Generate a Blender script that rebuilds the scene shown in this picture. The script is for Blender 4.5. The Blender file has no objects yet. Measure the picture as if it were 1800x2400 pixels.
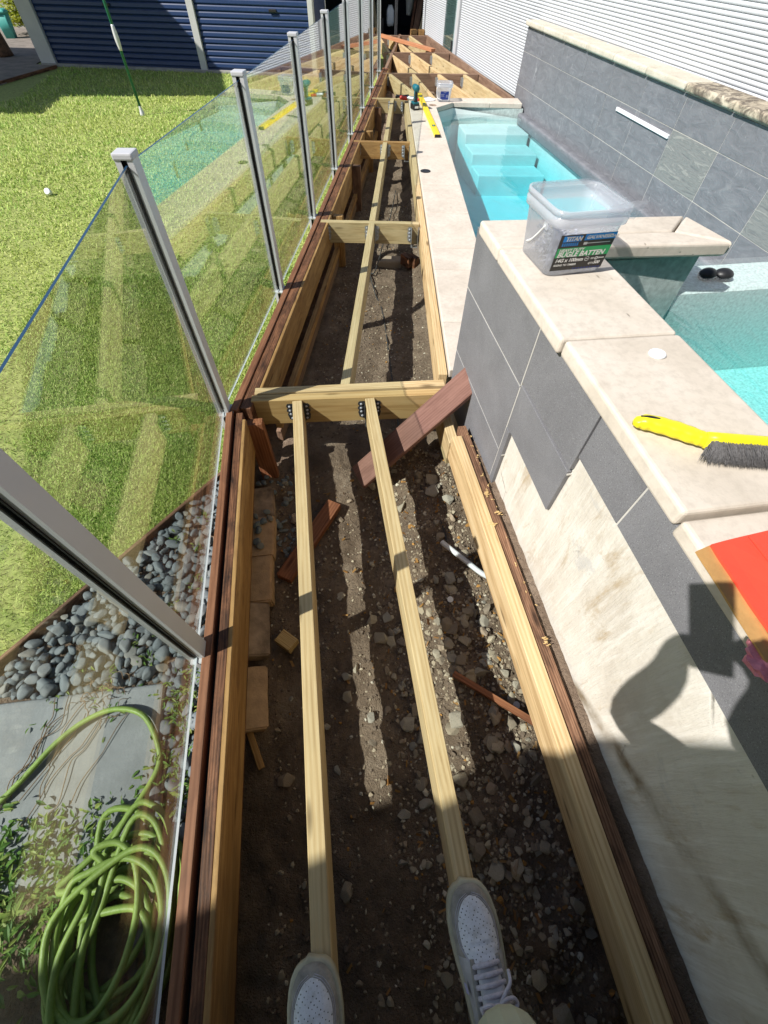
import bpy, bmesh, math, random
import numpy as np
from mathutils import Vector, Matrix, noise

R = math.radians
random.seed(7)
rng = np.random.default_rng(7)
C = bpy.context.scene.collection
sc = bpy.context.scene

# ------------------------------------------------------------------ camera
PITCH, YAW, ROLL, CAM_H = R(54.93), R(9.76), R(1.45), 1.3
fw = Vector((math.sin(YAW)*math.cos(PITCH), math.cos(YAW)*math.cos(PITCH), -math.sin(PITCH)))
rt = Vector((math.cos(YAW), -math.sin(YAW), 0))
up = rt.cross(fw)
rt, up = rt*math.cos(ROLL)+up*math.sin(ROLL), up*math.cos(ROLL)-rt*math.sin(ROLL)
cam_d = bpy.data.cameras.new('camera'); cam = bpy.data.objects.new('camera', cam_d); C.objects.link(cam)
cam.matrix_world = Matrix(((rt.x, up.x, -fw.x, 0), (rt.y, up.y, -fw.y, 0), (rt.z, up.z, -fw.z, CAM_H), (0, 0, 0, 1)))
cam_d.sensor_fit = 'HORIZONTAL'; cam_d.sensor_width = 36; cam_d.lens = 968/1800*36
cam_d.clip_start = 0.02; cam_d.clip_end = 1000
sc.camera = cam

# ------------------------------------------------------------------ sky, sun, exposure
SUN_AZ, SUN_EL = R(72.0), R(45.0)            # heading (from +Y towards +X) that the light travels in, and its elevation
sdir = Vector((math.sin(SUN_AZ)*math.cos(SUN_EL), math.cos(SUN_AZ)*math.cos(SUN_EL), -math.sin(SUN_EL)))
w = bpy.data.worlds.new('World'); sc.world = w; w.use_nodes = True
wn = w.node_tree.nodes; wl = w.node_tree.links
sky = wn.new('ShaderNodeTexSky'); sky.sky_type = 'NISHITA'; sky.sun_disc = False
sky.sun_elevation = SUN_EL; sky.sun_rotation = SUN_AZ+math.pi
wl.new(sky.outputs[0], wn['Background'].inputs[0]); wn['Background'].inputs[1].default_value = 0.082
sun_d = bpy.data.lights.new('sun', 'SUN'); sun = bpy.data.objects.new('sun', sun_d); C.objects.link(sun)
sun_d.energy = 5.0; sun_d.angle = R(0.55); sun_d.color = (1.0, 0.965, 0.91)
sun.rotation_mode = 'QUATERNION'; sun.rotation_quaternion = sdir.to_track_quat('-Z', 'Y'); sun.location = (-6, -2, 8)
sc.view_settings.view_transform = 'Standard'; sc.view_settings.look = 'None'
sc.view_settings.gamma = 1; sc.view_settings.exposure = 0.44; sc.view_settings.use_curve_mapping = False
sc.render.engine = 'CYCLES'
sc.cycles.max_bounces = 8; sc.cycles.diffuse_bounces = 3; sc.cycles.glossy_bounces = 3
sc.cycles.transmission_bounces = 4; sc.cycles.transparent_max_bounces = 24
sc.cycles.caustics_reflective = False; sc.cycles.caustics_refractive = False
sc.cycles.use_denoising = True

# ------------------------------------------------------------------ helpers
def world(o):
    m = o.matrix_basis.copy()
    if o.parent: m = world(o.parent) @ o.matrix_parent_inverse @ m
    return m
def attach(o, parent):
    if parent is not None:
        o.parent = parent; o.matrix_parent_inverse = world(parent).inverted()
    return o
def tag(o, label=None, cat=None, group=None, kind=None):
    if label: o['label'] = label
    if cat: o['category'] = cat
    if group: o['group'] = group
    if kind: o['kind'] = kind
    return o
def empty(name, loc, label, cat, group=None, rz=0.0):
    o = bpy.data.objects.new(name, None); C.objects.link(o); o.location = loc; o.rotation_euler = (0, 0, rz)
    o.empty_display_size = .1
    return tag(o, label, cat, group)
def obj(name, me, m=None, parent=None, mw=None, smooth=False):
    o = bpy.data.objects.new(name, me); C.objects.link(o)
    if m is not None and not me.materials: me.materials.append(m)
    if smooth:
        for p in me.polygons: p.use_smooth = True
    if mw is not None: o.matrix_basis = mw
    return attach(o, parent)
def mesh(name, v, f):
    me = bpy.data.meshes.new(name); me.from_pydata([tuple(x) for x in v], [], f); me.update(); return me
def from_bm(name, bm):
    me = bpy.data.meshes.new(name); bmesh.ops.recalc_face_normals(bm, faces=bm.faces); bm.to_mesh(me); bm.free(); return me
def T(x, y, z): return Matrix.Translation((x, y, z))
def frame(o, x, y):                               # matrix with given origin, x axis and approximate y axis
    x = Vector(x).normalized(); z = x.cross(Vector(y)).normalized(); y = z.cross(x)
    return Matrix(((x.x, y.x, z.x, o[0]), (x.y, y.y, z.y, o[1]), (x.z, y.z, z.z, o[2]), (0, 0, 0, 1)))
_bc = {}
def box_mesh(sx, sy, sz, bev=0.002, seg=1, cuts=0):
    k = (round(sx, 4), round(sy, 4), round(sz, 4), bev, seg, cuts)
    bm = bmesh.new(); bmesh.ops.create_cube(bm, size=1)
    bmesh.ops.scale(bm, vec=(sx, sy, sz), verts=bm.verts)
    if bev: bmesh.ops.bevel(bm, geom=bm.edges[:], offset=bev, segments=seg, affect='EDGES', profile=.6)
    return from_bm('box', bm)
def box(name, c, size, m, parent=None, rz=0, bev=.002, rot=None, seg=1):
    me = box_mesh(*size, bev, seg)
    mw = T(*c) @ (rot.to_4x4() if rot is not None else Matrix.Rotation(rz, 4, 'Z'))
    return obj(name, me, m, parent, mw)
def board(name, a, b, wd, dp, m, parent=None, bev=.002, side=0, upv=(0, 0, 1)):
    """timber whose top centre line runs from a to b; width wd, depth dp; grain along local X"""
    a = Vector(a); b = Vector(b); d = b-a; L = d.length
    z = Vector(upv); y = z.cross(d).normalized(); z = d.cross(y).normalized()
    c = (a+b)/2 - z*dp/2 + y*side
    me = box_mesh(L, wd, dp, bev)
    x = d.normalized()
    mw = Matrix(((x.x, y.x, z.x, c.x), (x.y, y.y, z.y, c.y), (x.z, y.z, z.z, c.z), (0, 0, 0, 1)))
    return obj(name, me, m, parent, mw)
def prism(name, poly, z0, z1, m, parent=None, bev=.004, seg=2):
    bm = bmesh.new(); cx = sum(p[0] for p in poly)/len(poly); cy = sum(p[1] for p in poly)/len(poly)
    vs = [bm.verts.new((p[0]-cx, p[1]-cy, 0)) for p in poly]
    f = bm.faces.new(vs)
    r = bmesh.ops.extrude_face_region(bm, geom=[f])
    bmesh.ops.translate(bm, verts=[e for e in r['geom'] if isinstance(e, bmesh.types.BMVert)], vec=(0, 0, z1-z0))
    if bev: bmesh.ops.bevel(bm, geom=bm.edges[:], offset=bev, segments=seg, affect='EDGES', profile=.5)
    return obj(name, from_bm(name, bm), m, parent, T(cx, cy, z0))
def spline(pts, n=8):
    P = [Vector(p) for p in pts]; P = [P[0]*2-P[1]]+P+[P[-1]*2-P[-2]]; out = []
    for i in range(1, len(P)-2):
        for j in range(n):
            t = j/n; a, b, c, d = P[i-1], P[i], P[i+1], P[i+2]
            out.append(.5*((2*b)+(c-a)*t+(2*a-5*b+4*c-d)*t*t+(3*b-a-3*c+d)*t**3))
    out.append(P[-2]); return out
def tube_mesh(pts, r, n=10, cap=True):
    P = [Vector(p) for p in pts]; v = []; f = []; nn = len(P)
    rad = r if callable(r) else (lambda t: r)
    t0 = (P[1]-P[0]).normalized(); u = t0.orthogonal().normalized()
    for i, p in enumerate(P):
        t = (P[min(i+1, nn-1)]-P[max(i-1, 0)]).normalized()
        u = (u - t*u.dot(t)).normalized(); q = t.cross(u); rr = rad(i/(nn-1))
        for k in range(n):
            a = 2*math.pi*k/n; v.append(p+(u*math.cos(a)+q*math.sin(a))*rr)
    for i in range(nn-1):
        for k in range(n):
            a = i*n+k; b = i*n+(k+1) % n; f.append((a, b, b+n, a+n))
    if cap: f.append(tuple(range(n-1, -1, -1))); f.append(tuple(range((nn-1)*n, nn*n)))
    return mesh('tube', v, f)
def tube(name, pts, r, m, parent=None, n=10, sm=8, label=None, cat=None):
    P = spline(pts, sm) if sm > 1 else pts
    o = obj(name, tube_mesh(P, r, n), m, parent, smooth=True)
    return o
def lathe_mesh(prof, n=24):
    v = []; f = []; k = len(prof)
    for i in range(n):
        a = 2*math.pi*i/n
        for r, z in prof: v.append((r*math.cos(a), r*math.sin(a), z))
    for i in range(n):
        j = (i+1) % n
        for q in range(k-1): f.append((i*k+q, j*k+q, j*k+q+1, i*k+q+1))
    f.append(tuple(i*k for i in range(n))[::-1]); f.append(tuple(i*k+k-1 for i in range(n)))
    return mesh('lathe', v, f)
def text_mesh(s, size, bold=.0, align='LEFT'):
    cu = bpy.data.curves.new('t', 'FONT'); cu.body = s; cu.size = size; cu.offset = bold; cu.align_x = align
    cu.fill_mode = 'FRONT'; cu.resolution_u = 3
    o = bpy.data.objects.new('t', cu); C.objects.link(o)
    bpy.context.view_layer.update()
    me = bpy.data.meshes.new_from_object(o.evaluated_get(bpy.context.evaluated_depsgraph_get()))
    bpy.data.objects.remove(o); bpy.data.curves.remove(cu); return me
def ray(px, py):
    return rt*((px-900)/968)+up*(-(py-1200)/968)+fw
def gp(px, py, z):                                # surveyed photograph point carried onto a level plane
    d = ray(px, py); t = (z-CAM_H)/d.z; return Vector((d.x*t, d.y*t, z))
def gx(px, py, X):
    d = ray(px, py); t = X/d.x; return Vector((X, d.y*t, CAM_H+d.z*t))

# ------------------------------------------------------------------ materials
class NT:
    def __init__(s, name):
        s.m = bpy.data.materials.new(name); s.m.use_nodes = True; s.t = s.m.node_tree; s.n = s.t.nodes; s.l = s.t.links
        s.b = s.n['Principled BSDF']; s.out = s.n['Material Output']
    def new(s, t, **k):
        n = s.n.new(t)
        for a, v in k.items(): setattr(n, a, v)
        return n
    def set(s, sock, v):
        if isinstance(v, bpy.types.NodeSocket): s.l.new(v, sock)
        elif v is not None: sock.default_value = v
    def coord(s, kind='Object', scale=(1, 1, 1), rot=(0, 0, 0), rnd=False):
        tc = s.new('ShaderNodeTexCoord'); mp = s.new('ShaderNodeMapping'); mp.inputs['Scale'].default_value = scale; mp.inputs['Rotation'].default_value = rot
        src = tc.outputs[kind]
        if kind == 'World':
            src = None
        if rnd:
            oi = s.new('ShaderNodeObjectInfo'); va = s.new('ShaderNodeVectorMath', operation='MULTIPLY_ADD')
            va.inputs[1].default_value = (13.7, 9.1, 5.3)
            cx = s.new('ShaderNodeCombineXYZ')
            for i in range(3): s.l.new(oi.outputs['Random'], cx.inputs[i])
            s.l.new(cx.outputs[0], va.inputs[0]); s.l.new(src, va.inputs[2]); src = va.outputs[0]
        s.l.new(src, mp.inputs[0]); return mp.outputs[0]
    def noise(s, vec, scale, detail=4, rough=.55, dist=0.0, out='Fac'):
        n = s.new('ShaderNodeTexNoise'); n.inputs['Scale'].default_value = scale; n.inputs['Detail'].default_value = detail
        n.inputs['Roughness'].default_value = rough; n.inputs['Distortion'].default_value = dist; s.l.new(vec, n.inputs['Vector']); return n.outputs[out]
    def voro(s, vec, scale, feature='F1', out='Distance', rnd=1.0):
        n = s.new('ShaderNodeTexVoronoi', feature=feature); n.inputs['Scale'].default_value = scale; n.inputs['Randomness'].default_value = rnd
        s.l.new(vec, n.inputs['Vector']); return n.outputs[out]
    def ramp(s, fac, stops, interp='LINEAR'):
        r = s.new('ShaderNodeValToRGB'); e = r.color_ramp.elements; r.color_ramp.interpolation = interp
        while len(e) < len(stops): e.new(0.5)
        for el, (p, c) in zip(e, stops):
            el.position = p; el.color = (c, c, c, 1) if isinstance(c, (int, float)) else (*c, 1)
        s.l.new(fac, r.inputs[0]); return r.outputs[0]
    def mix(s, fac, a, b, mode='MIX'):
        n = s.new('ShaderNodeMix', data_type='RGBA', blend_type=mode)
        s.set(n.inputs[0], fac)
        for i, v in ((6, a), (7, b)):
            if isinstance(v, tuple): v = (*v, 1)
            s.set(n.inputs[i], v)
        return n.outputs[2]
    def math(s, op, a, b=0.0, clamp=False):
        n = s.new('ShaderNodeMath', operation=op, use_clamp=clamp); s.set(n.inputs[0], a); s.set(n.inputs[1], b); return n.outputs[0]
    def bump(s, h, strength=.3, dist=.01, prev=None):
        b = s.new('ShaderNodeBump'); b.inputs['Strength'].default_value = strength; b.inputs['Distance'].default_value = dist
        s.l.new(h, b.inputs['Height'])
        if prev is not None: s.l.new(prev, b.inputs['Normal'])
        return b.outputs[0]
    def fin(s, col=None, rough=None, nrm=None, metal=None, spec=None):
        if col is not None: s.set(s.b.inputs['Base Color'], (*col, 1) if isinstance(col, tuple) else col)
        if rough is not None: s.set(s.b.inputs['Roughness'], rough)
        if nrm is not None: s.l.new(nrm, s.b.inputs['Normal'])
        if metal is not None: s.b.inputs['Metallic'].default_value = metal
        if spec is not None: s.b.inputs['Specular IOR Level'].default_value = spec
        return s.m
def plain(name, col, rough=.6, var=.12, scale=18, bump=.15, metal=0.0, spec=.4, dist=.004):
    s = NT(name); v = s.coord(rnd=True); n = s.noise(v, scale, 5, .6); n2 = s.noise(v, scale*7, 3, .6)
    c = s.mix(s.ramp(n, [(.3, 0.0), (.7, 1.0)]), tuple(x*(1-var) for x in col), tuple(min(1, x*(1+var)) for x in col))
    rr = s.math('MULTIPLY_ADD', n2, .2); s.n[-1].inputs[2].default_value = rough-.1
    return s.fin(c, rr, s.bump(n2, bump, dist), metal, spec)
def wood(name, dark, mid, light, gscale=1.0, rough=.7, stain=None, stain_amt=.5, bump=.25, knots=True, screws=False):
    s = NT(name); v = s.coord(scale=(1.2*gscale, 26*gscale, 26*gscale), rnd=True)
    g = s.noise(v, 2.2, 6, .62, 1.2)
    vw = s.coord(scale=(1.6*gscale, 14*gscale, 14*gscale), rnd=True)
    wv = s.new('ShaderNodeTexWave', wave_type='BANDS', bands_direction='Y'); wv.inputs['Scale'].default_value = 1.6; wv.inputs['Distortion'].default_value = 9
    wv.inputs['Detail'].default_value = 2.5; wv.inputs['Detail Scale'].default_value = .55; s.l.new(vw, wv.inputs['Vector'])
    f = s.math('ADD', s.math('MULTIPLY', g, .8), s.math('MULTIPLY', wv.outputs['Fac'], .2))
    c = s.ramp(f, [(.30, dark), (.47, mid), (.72, light)])
    fl_ = s.noise(s.coord(scale=(2.2, 130, 130), rnd=True), 1.0, 4, .7, .4)
    c = s.mix(s.ramp(fl_, [(.30, .55), (.44, 0.0)]), c, tuple(x*.8 for x in dark))
    oi = s.new('ShaderNodeObjectInfo')
    c = s.mix(s.math('MULTIPLY', oi.outputs['Random'], .28), c, mid, 'MIX')
    v3 = s.coord(scale=(3, 9, 9), rnd=True); big = s.noise(v3, 1.1, 4, .6)
    c = s.mix(s.math('MULTIPLY', s.ramp(big, [(.42, 0.0), (.72, 1.0)]), .35), c, tuple(x*.62 for x in mid))
    if knots:
        vk = s.coord(scale=(3.2, 15, 15), rnd=True); k = s.voro(vk, 1.0)
        c = s.mix(s.ramp(k, [(.06, .9), (.17, 0.0)]), c, tuple(x*.45 for x in dark))
    if stain:
        vs = s.coord(scale=(5, 16, 16), rnd=True); st = s.ramp(s.noise(vs, 1.3, 5, .7, .6), [(.5-.12*stain_amt, 0.0), (.68, 1.0)])
        c = s.mix(s.math('MULTIPLY', st, stain_amt), c, stain)
    fib = s.noise(s.coord(scale=(6, 220, 220), rnd=True), 1.0, 3, .6)
    h = s.math('ADD', s.math('MULTIPLY', f, .6), s.math('MULTIPLY', fib, .4))
    return s.fin(c, rough, s.bump(h, bump, .0025), spec=.25)

MAT = {}
MAT['pine'] = wood('fresh_pine', (.40, .26, .12), (.58, .415, .215), (.68, .53, .31), 1.0, .72)
MAT['pine2'] = wood('treated_pine', (.37, .26, .125), (.54, .41, .22), (.64, .52, .31), 1.3, .74, (.34, .30, .16), .3)
MAT['pine_or'] = wood('orange_pine', (.26, .125, .04), (.43, .24, .088), (.55, .34, .145), .8, .62, (.14, .065, .03), .55)
MAT['amber'] = wood('amber_pine', (.34, .2, .075), (.5, .335, .145), (.6, .44, .22), .55, .7)
MAT['greenstone'] = plain('dark_greenstone', (.075, .08, .062), .85, .3, 20, .4)
MAT['pine_end'] = wood('pine_offcut', (.38, .22, .08), (.6, .42, .19), (.66, .5, .25), 2.2, .7)
MAT['hard'] = wood('weathered_hardwood', (.06, .025, .014), (.21, .086, .043), (.38, .18, .095), 1.6, .6, (.012, .008, .007), .9, .5, knots=True)
MAT['strip'] = wood('stained_batten', (.17, .068, .035), (.27, .115, .06), (.34, .155, .085), 1.0, .55, (.07, .03, .02), .4, .15, knots=False)
MAT['ledger'] = wood('old_ledger', (.07, .036, .022), (.22, .115, .066), (.36, .205, .125), 1.8, .75, (.03, .017, .012), .7, .5)
MAT['brownface'] = wood('brown_ledger', (.15, .09, .06), (.25, .155, .105), (.33, .22, .15), 1.2, .75, (.12, .07, .05), .4)
MAT['merbau'] = wood('merbau', (.12, .057, .042), (.18, .09, .068), (.225, .118, .092), 1.0, .5, (.36, .2, .155), .22, .2, knots=False)
MAT['redwood'] = wood('red_timber', (.16, .055, .024), (.27, .105, .05), (.36, .16, .08), 1.0, .6, (.08, .03, .02), .45)
MAT['orangestrip'] = wood('orange_board', (.38, .16, .08), (.5, .22, .11), (.58, .28, .15), 1, .6)

def soil_mat():
    s = NT('soil'); v = s.coord(); n = s.noise(v, 6, 6, .65); n2 = s.noise(v, 42, 5, .7); n3 = s.noise(v, 190, 3, .7)
    c = s.ramp(n, [(.3, (.165, .118, .084)), (.55, (.30, .222, .162)), (.75, (.40, .315, .24))])
    c = s.mix(s.ramp(n2, [(.45, 0.0), (.75, .6)]), c, (.145, .104, .076))
    c = s.mix(s.ramp(n3, [(.62, 0.0), (.72, .7)]), c, (.50, .42, .33))
    h = s.math('ADD', n2, s.math('MULTIPLY', n3, .5))
    return s.fin(c, .95, s.bump(h, 1.0, .028), spec=.1)
MAT['soil'] = soil_mat()
def rock_mat(name, cols, sp=60):
    s = NT(name); oi = s.new('ShaderNodeObjectInfo'); v = s.coord(rnd=True)
    k = len(cols); c = s.ramp(oi.outputs['Random'], [(i/(k-1), q) for i, q in enumerate(cols)])
    n = s.noise(v, sp, 5, .7); n2 = s.noise(v, 12, 4, .6)
    c = s.mix(s.math('MULTIPLY', s.ramp(n2, [(.45, 0.0), (.75, 1.0)]), .4), c, (.16, .125, .09), 'MIX')
    c = s.mix(s.ramp(n, [(.55, 0.0), (.8, .45)]), c, (.42, .38, .3))
    return s.fin(c, .88, s.bump(n, .5, .006), spec=.2)
MAT['rock'] = rock_mat('rubble', [(.27, .22, .17), (.44, .37, .27), (.36, .335, .29), (.54, .46, .34), (.25, .205, .16), (.46, .355, .26)])
MAT['gravel'] = NT('fine_gravel').m
def gravel_fin():
    s = NT('gravel_bits'); g = s.new('ShaderNodeNewGeometry')
    c = s.ramp(g.outputs['Random Per Island'], [(0, (.16, .12, .09)), (.45, (.32, .255, .185)), (.75, (.44, .37, .275)), (.93, (.6, .54, .44)), (.97, (.42, .22, .07)), (1, (.5, .27, .08))], 'CONSTANT')
    return s.fin(c, .9, spec=.2)
MAT['gravel'] = gravel_fin()
def pebble_mat():
    s = NT('river_pebble'); oi = s.new('ShaderNodeObjectInfo'); v = s.coord(rnd=True)
    c = s.ramp(oi.outputs['Random'], [(0, (.115, .14, .152)), (.25, (.18, .2, .207)), (.5, (.14, .168, .182)), (.7, (.215, .225, .222)), (.86, (.105, .125, .138)), (.95, (.26, .24, .2)), (1, (.17, .187, .19))])
    n = s.noise(v, 45, 5, .7); n2 = s.noise(s.coord(scale=(20, 60, 60), rnd=True), 1, 4, .6)
    c = s.mix(s.ramp(n, [(.45, 0.0), (.75, .4)]), c, (.26, .27, .255)); c = s.mix(s.ramp(n2, [(.55, 0.0), (.75, .35)]), c, (.09, .10, .105))
    return s.fin(c, .62, s.bump(n, .25, .002), spec=.35)
MAT['pebble'] = pebble_mat()
def stone_mat(name, a, b, c3, scale=4, pit=(.3, .24, .18), pit_amt=.8, mould=None):
    s = NT(name); v = s.coord('Object', rnd=True); n = s.noise(v, scale, 5, .6, .4); n2 = s.noise(v, scale*9, 4, .65); n3 = s.noise(v, 260, 2, .5)
    c = s.ramp(n, [(.28, a), (.5, b), (.74, c3)])
    c = s.mix(s.math('MULTIPLY', s.ramp(n2, [(.45, 0.0), (.75, 1.0)]), .5), c, tuple(x*.8 for x in a))
    pv = s.voro(s.coord(scale=(1, .35, 1), rot=(0, 0, .5), rnd=True), 26)
    pm = s.math('MULTIPLY', s.ramp(pv, [(.05, 1.0), (.11, 0.0)]), s.ramp(s.noise(v, 6, 2), [(.5, 0.0), (.62, pit_amt)]))
    c = s.mix(pm, c, pit)
    if mould:
        mm = s.ramp(s.noise(v, 9, 6, .75, .8), [(.40, 0.0), (.56, 1.0)]); c = s.mix(s.math('MULTIPLY', mm, mould), c, (.075, .06, .05))
    h = s.math('SUBTRACT', s.math('MULTIPLY', n3, .25), pm)
    return s.fin(c, .78, s.bump(h, .3, .004), spec=.25)
MAT['coping'] = stone_mat('limestone_coping', (.52, .45, .375), (.60, .53, .45), (.65, .59, .51), 5)
MAT['coping_spa'] = stone_mat('spa_coping_stone', (.50, .44, .365), (.59, .525, .445), (.64, .585, .51), 5, (.30, .26, .21), .9)
MAT['coping_old'] = stone_mat('weathered_coping_stone', (.44, .40, .32), (.54, .495, .41), (.60, .555, .47), 5)
MAT['coping_mould'] = stone_mat('mouldy_coping_stone', (.42, .35, .26), (.52, .45, .34), (.6, .53, .42), 5, mould=.85)
def slate_mat():
    s = NT('slate_tile'); oi = s.new('ShaderNodeObjectInfo'); v = s.coord(rnd=True)
    n = s.noise(s.coord(scale=(1, 1.6, 5), rot=(.6, 0, 0), rnd=True), 3.4, 7, .68, 1.0); n2 = s.noise(v, 30, 5, .7)
    c = s.ramp(n, [(.3, (.125, .13, .145)), (.55, (.175, .18, .20)), (.72, (.225, .23, .245))])
    vein = s.ramp(s.noise(s.coord(scale=(1, 5, 1.4), rot=(.7, 0, 0), rnd=True), 5.5, 7, .7, 1.6), [(.60, 0.0), (.70, .7)])
    c = s.mix(vein, c, (.40, .405, .41))
    c = s.mix(s.ramp(n2, [(.58, 0.0), (.8, .3)]), c, (.27, .28, .3))
    c = s.mix(s.math('MULTIPLY', oi.outputs['Random'], .35), c, (.15, .15, .16))
    return s.fin(c, .62, s.bump(s.math('ADD', n, s.math('MULTIPLY', n2, .4)), .55, .012), spec=.35)
MAT['slate'] = slate_mat()
def slate_light():
    s = NT('banded_slate_tile'); v = s.coord(rnd=True)
    n = s.noise(s.coord(scale=(1, .8, 6), rot=(.12, 0, 0), rnd=True), 4.5, 7, .6, 1.6); n2 = s.noise(v, 30, 5, .7)
    c = s.ramp(n, [(.32, (.14, .145, .15)), (.47, (.215, .22, .215)), (.53, (.17, .175, .175)), (.62, (.28, .28, .265)), (.75, (.20, .205, .205))])
    return s.fin(c, .6, s.bump(s.math('ADD', n, s.math('MULTIPLY', n2, .3)), .5, .01), spec=.35)
MAT['slate_b'] = slate_light()
def spatile_mat():
    s = NT('charcoal_tile'); v = s.coord(rnd=True); n = s.noise(v, 420, 2, .6); n1 = s.noise(v, 5, 4, .6, .5)
    c = s.ramp(n1, [(.3, (.155, .155, .165)), (.7, (.20, .20, .212))])
    c = s.mix(s.ramp(n, [(.3, .8), (.42, 0.0)]), c, (.06, .06, .066)); c = s.mix(s.ramp(n, [(.6, 0.0), (.72, .7)]), c, (.36, .36, .37))
    sm = s.ramp(s.noise(s.coord(scale=(1, 2, 1), rnd=True), 7, 6, .7, 2.0), [(.62, 0.0), (.72, .35)]); c = s.mix(sm, c, (.26, .26, .27))
    return s.fin(c, .6, s.bump(n, .2, .001), spec=.35)
MAT['spatile'] = spatile_mat()
MAT['grout'] = plain('pale_grout', (.50, .48, .44), .9)
def cement_mat():
    s = NT('bare_render'); v = s.coord()
    st = s.noise(s.coord(scale=(1, 11, 1.1), rot=(.22, 0, 0)), 3.0, 8, .72, .25); n = s.noise(v, 5, 6, .65); n2 = s.noise(v, 60, 5, .7)
    c = s.ramp(n, [(.3, (.50, .45, .38)), (.52, (.60, .56, .49)), (.72, (.66, .63, .57))])
    c = s.mix(s.ramp(st, [(.50, 0.0), (.62, .45)]), c, (.76, .735, .68))
    c = s.mix(s.ramp(st, [(.28, .75), (.40, 0.0)]), c, (.50, .44, .35))
    stain = s.ramp(s.noise(s.coord(scale=(1, 5, 1.6), rot=(.2, 0, 0)), 2.3, 6, .72, .4), [(.55, 0.0), (.68, .8)])
    c = s.mix(stain, c, (.40, .31, .2))
    rp_ = s.ramp(s.noise(v, 3.2, 7, .75, .5), [(.58, 0.0), (.63, .6)]); c = s.mix(rp_, c, (.45, .44, .42))
    # rust-brown seep line along the old deck level
    sx = s.new('ShaderNodeSeparateXYZ'); s.l.new(s.coord(), sx.inputs[0])
    lvl = s.math('ADD', s.math('MULTIPLY', sx.outputs['Y'], .55), s.math('ADD', sx.outputs['Z'], s.math('MULTIPLY', s.noise(v, 8, 3), .05)))
    band = s.ramp(s.math('ABSOLUTE', s.math('ADD', lvl, .115)), [(.008, .95), (.04, 0.0)]); band = s.math('MULTIPLY', band, s.ramp(s.noise(v, 6, 4, .7), [(.35, .15), (.6, 1.0)]))
    band = s.math('MULTIPLY', band, s.ramp(sx.outputs['Y'], [(.0, 1.0), (.06, 0.0)]))
    c = s.mix(band, c, (.2, .15, .09))
    cr = s.voro(s.coord(scale=(1, 1.5, 1.2)), 2.2, 'DISTANCE_TO_EDGE'); crm = s.math('MULTIPLY', s.ramp(cr, [(.003, 1.0), (.010, 0.0)]), s.ramp(n, [(.56, 0.0), (.66, .7)]))
    c = s.mix(crm, c, (.1, .085, .07))
    sp = s.ramp(n2, [(.66, 0.0), (.78, .6)]); c = s.mix(sp, c, (.25, .22, .17))
    h = s.math('ADD', s.math('MULTIPLY', st, 1.2), s.math('SUBTRACT', s.math('MULTIPLY', n2, .4), crm))
    return s.fin(c, .85, s.bump(h, .6, .008), spec=.2)
MAT['cement'] = cement_mat()
MAT['plaster'] = plain('pool_plaster', (.70, .76, .74), .8, .05, 6)
MAT['spashell'] = plain('spa_plaster', (.56, .65, .63), .8, .28, 90)
MAT['spawall'] = plain('waterline_render', (.46, .52, .50), .85, .25, 40, .4)
def water_mat(name, rip, dens, vc=(.18, .86, .92)):
    s = NT(name); s.n.remove(s.b)
    v = s.coord(scale=(1, .35, 1), rot=(0, 0, -.6)); n = s.noise(v, rip, 3, .5, .6)
    bmp = s.bump(n, .22, .02)
    lw = s.new('ShaderNodeLayerWeight'); lw.inputs['Blend'].default_value = .5; s.l.new(bmp, lw.inputs['Normal'])
    f = s.math('MULTIPLY_ADD', s.math('POWER', lw.outputs['Facing'], 4.2), .95); s.n[-1].inputs[2].default_value = .03
    tr = s.new('ShaderNodeBsdfTransparent'); gl = s.new('ShaderNodeBsdfGlossy'); gl.inputs['Roughness'].default_value = .03; s.l.new(bmp, gl.inputs['Normal'])
    mx = s.new('ShaderNodeMixShader'); s.l.new(f, mx.inputs[0]); s.l.new(tr.outputs[0], mx.inputs[1]); s.l.new(gl.outputs[0], mx.inputs[2]); s.l.new(mx.outputs[0], s.out.inputs[0])
    va = s.new('ShaderNodeVolumeAbsorption'); va.inputs[0].default_value = (*vc, 1); va.inputs[1].default_value = dens; s.l.new(va.outputs[0], s.out.inputs[1])
    return s.m
MAT['water'] = water_mat('pool_water', 9, 1.35); MAT['spawater'] = water_mat('spa_water', 16, .95, (.10, .88, .88))
def glass_mat(name, tint, extra=0.0):
    s = NT(name); s.n.remove(s.b)
    lw = s.new('ShaderNodeLayerWeight'); lw.inputs['Blend'].default_value = .5
    f = s.math('MULTIPLY_ADD', s.math('POWER', lw.outputs['Facing'], 3.3), .92); s.n[-1].inputs[2].default_value = .045+extra
    tr = s.new('ShaderNodeBsdfTransparent'); tr.inputs[0].default_value = (*tint, 1); gl = s.new('ShaderNodeBsdfGlossy'); gl.inputs['Roughness'].default_value = .0
    mx = s.new('ShaderNodeMixShader'); s.l.new(f, mx.inputs[0]); s.l.new(tr.outputs[0], mx.inputs[1]); s.l.new(gl.outputs[0], mx.inputs[2]); s.l.new(mx.outputs[0], s.out.inputs[0])
    return s.m
MAT['glass'] = glass_mat('fence_glass', (.93, .97, .95))
MAT['glassedge'] = plain('glass_edge', (.02, .055, .11), .12, .05); MAT['glasslow'] = plain('glass_lower_edge', (.62, .66, .70), .15, .05)
MAT['poly'] = glass_mat('gate_glass', (.72, .82, .80), .05)
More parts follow.
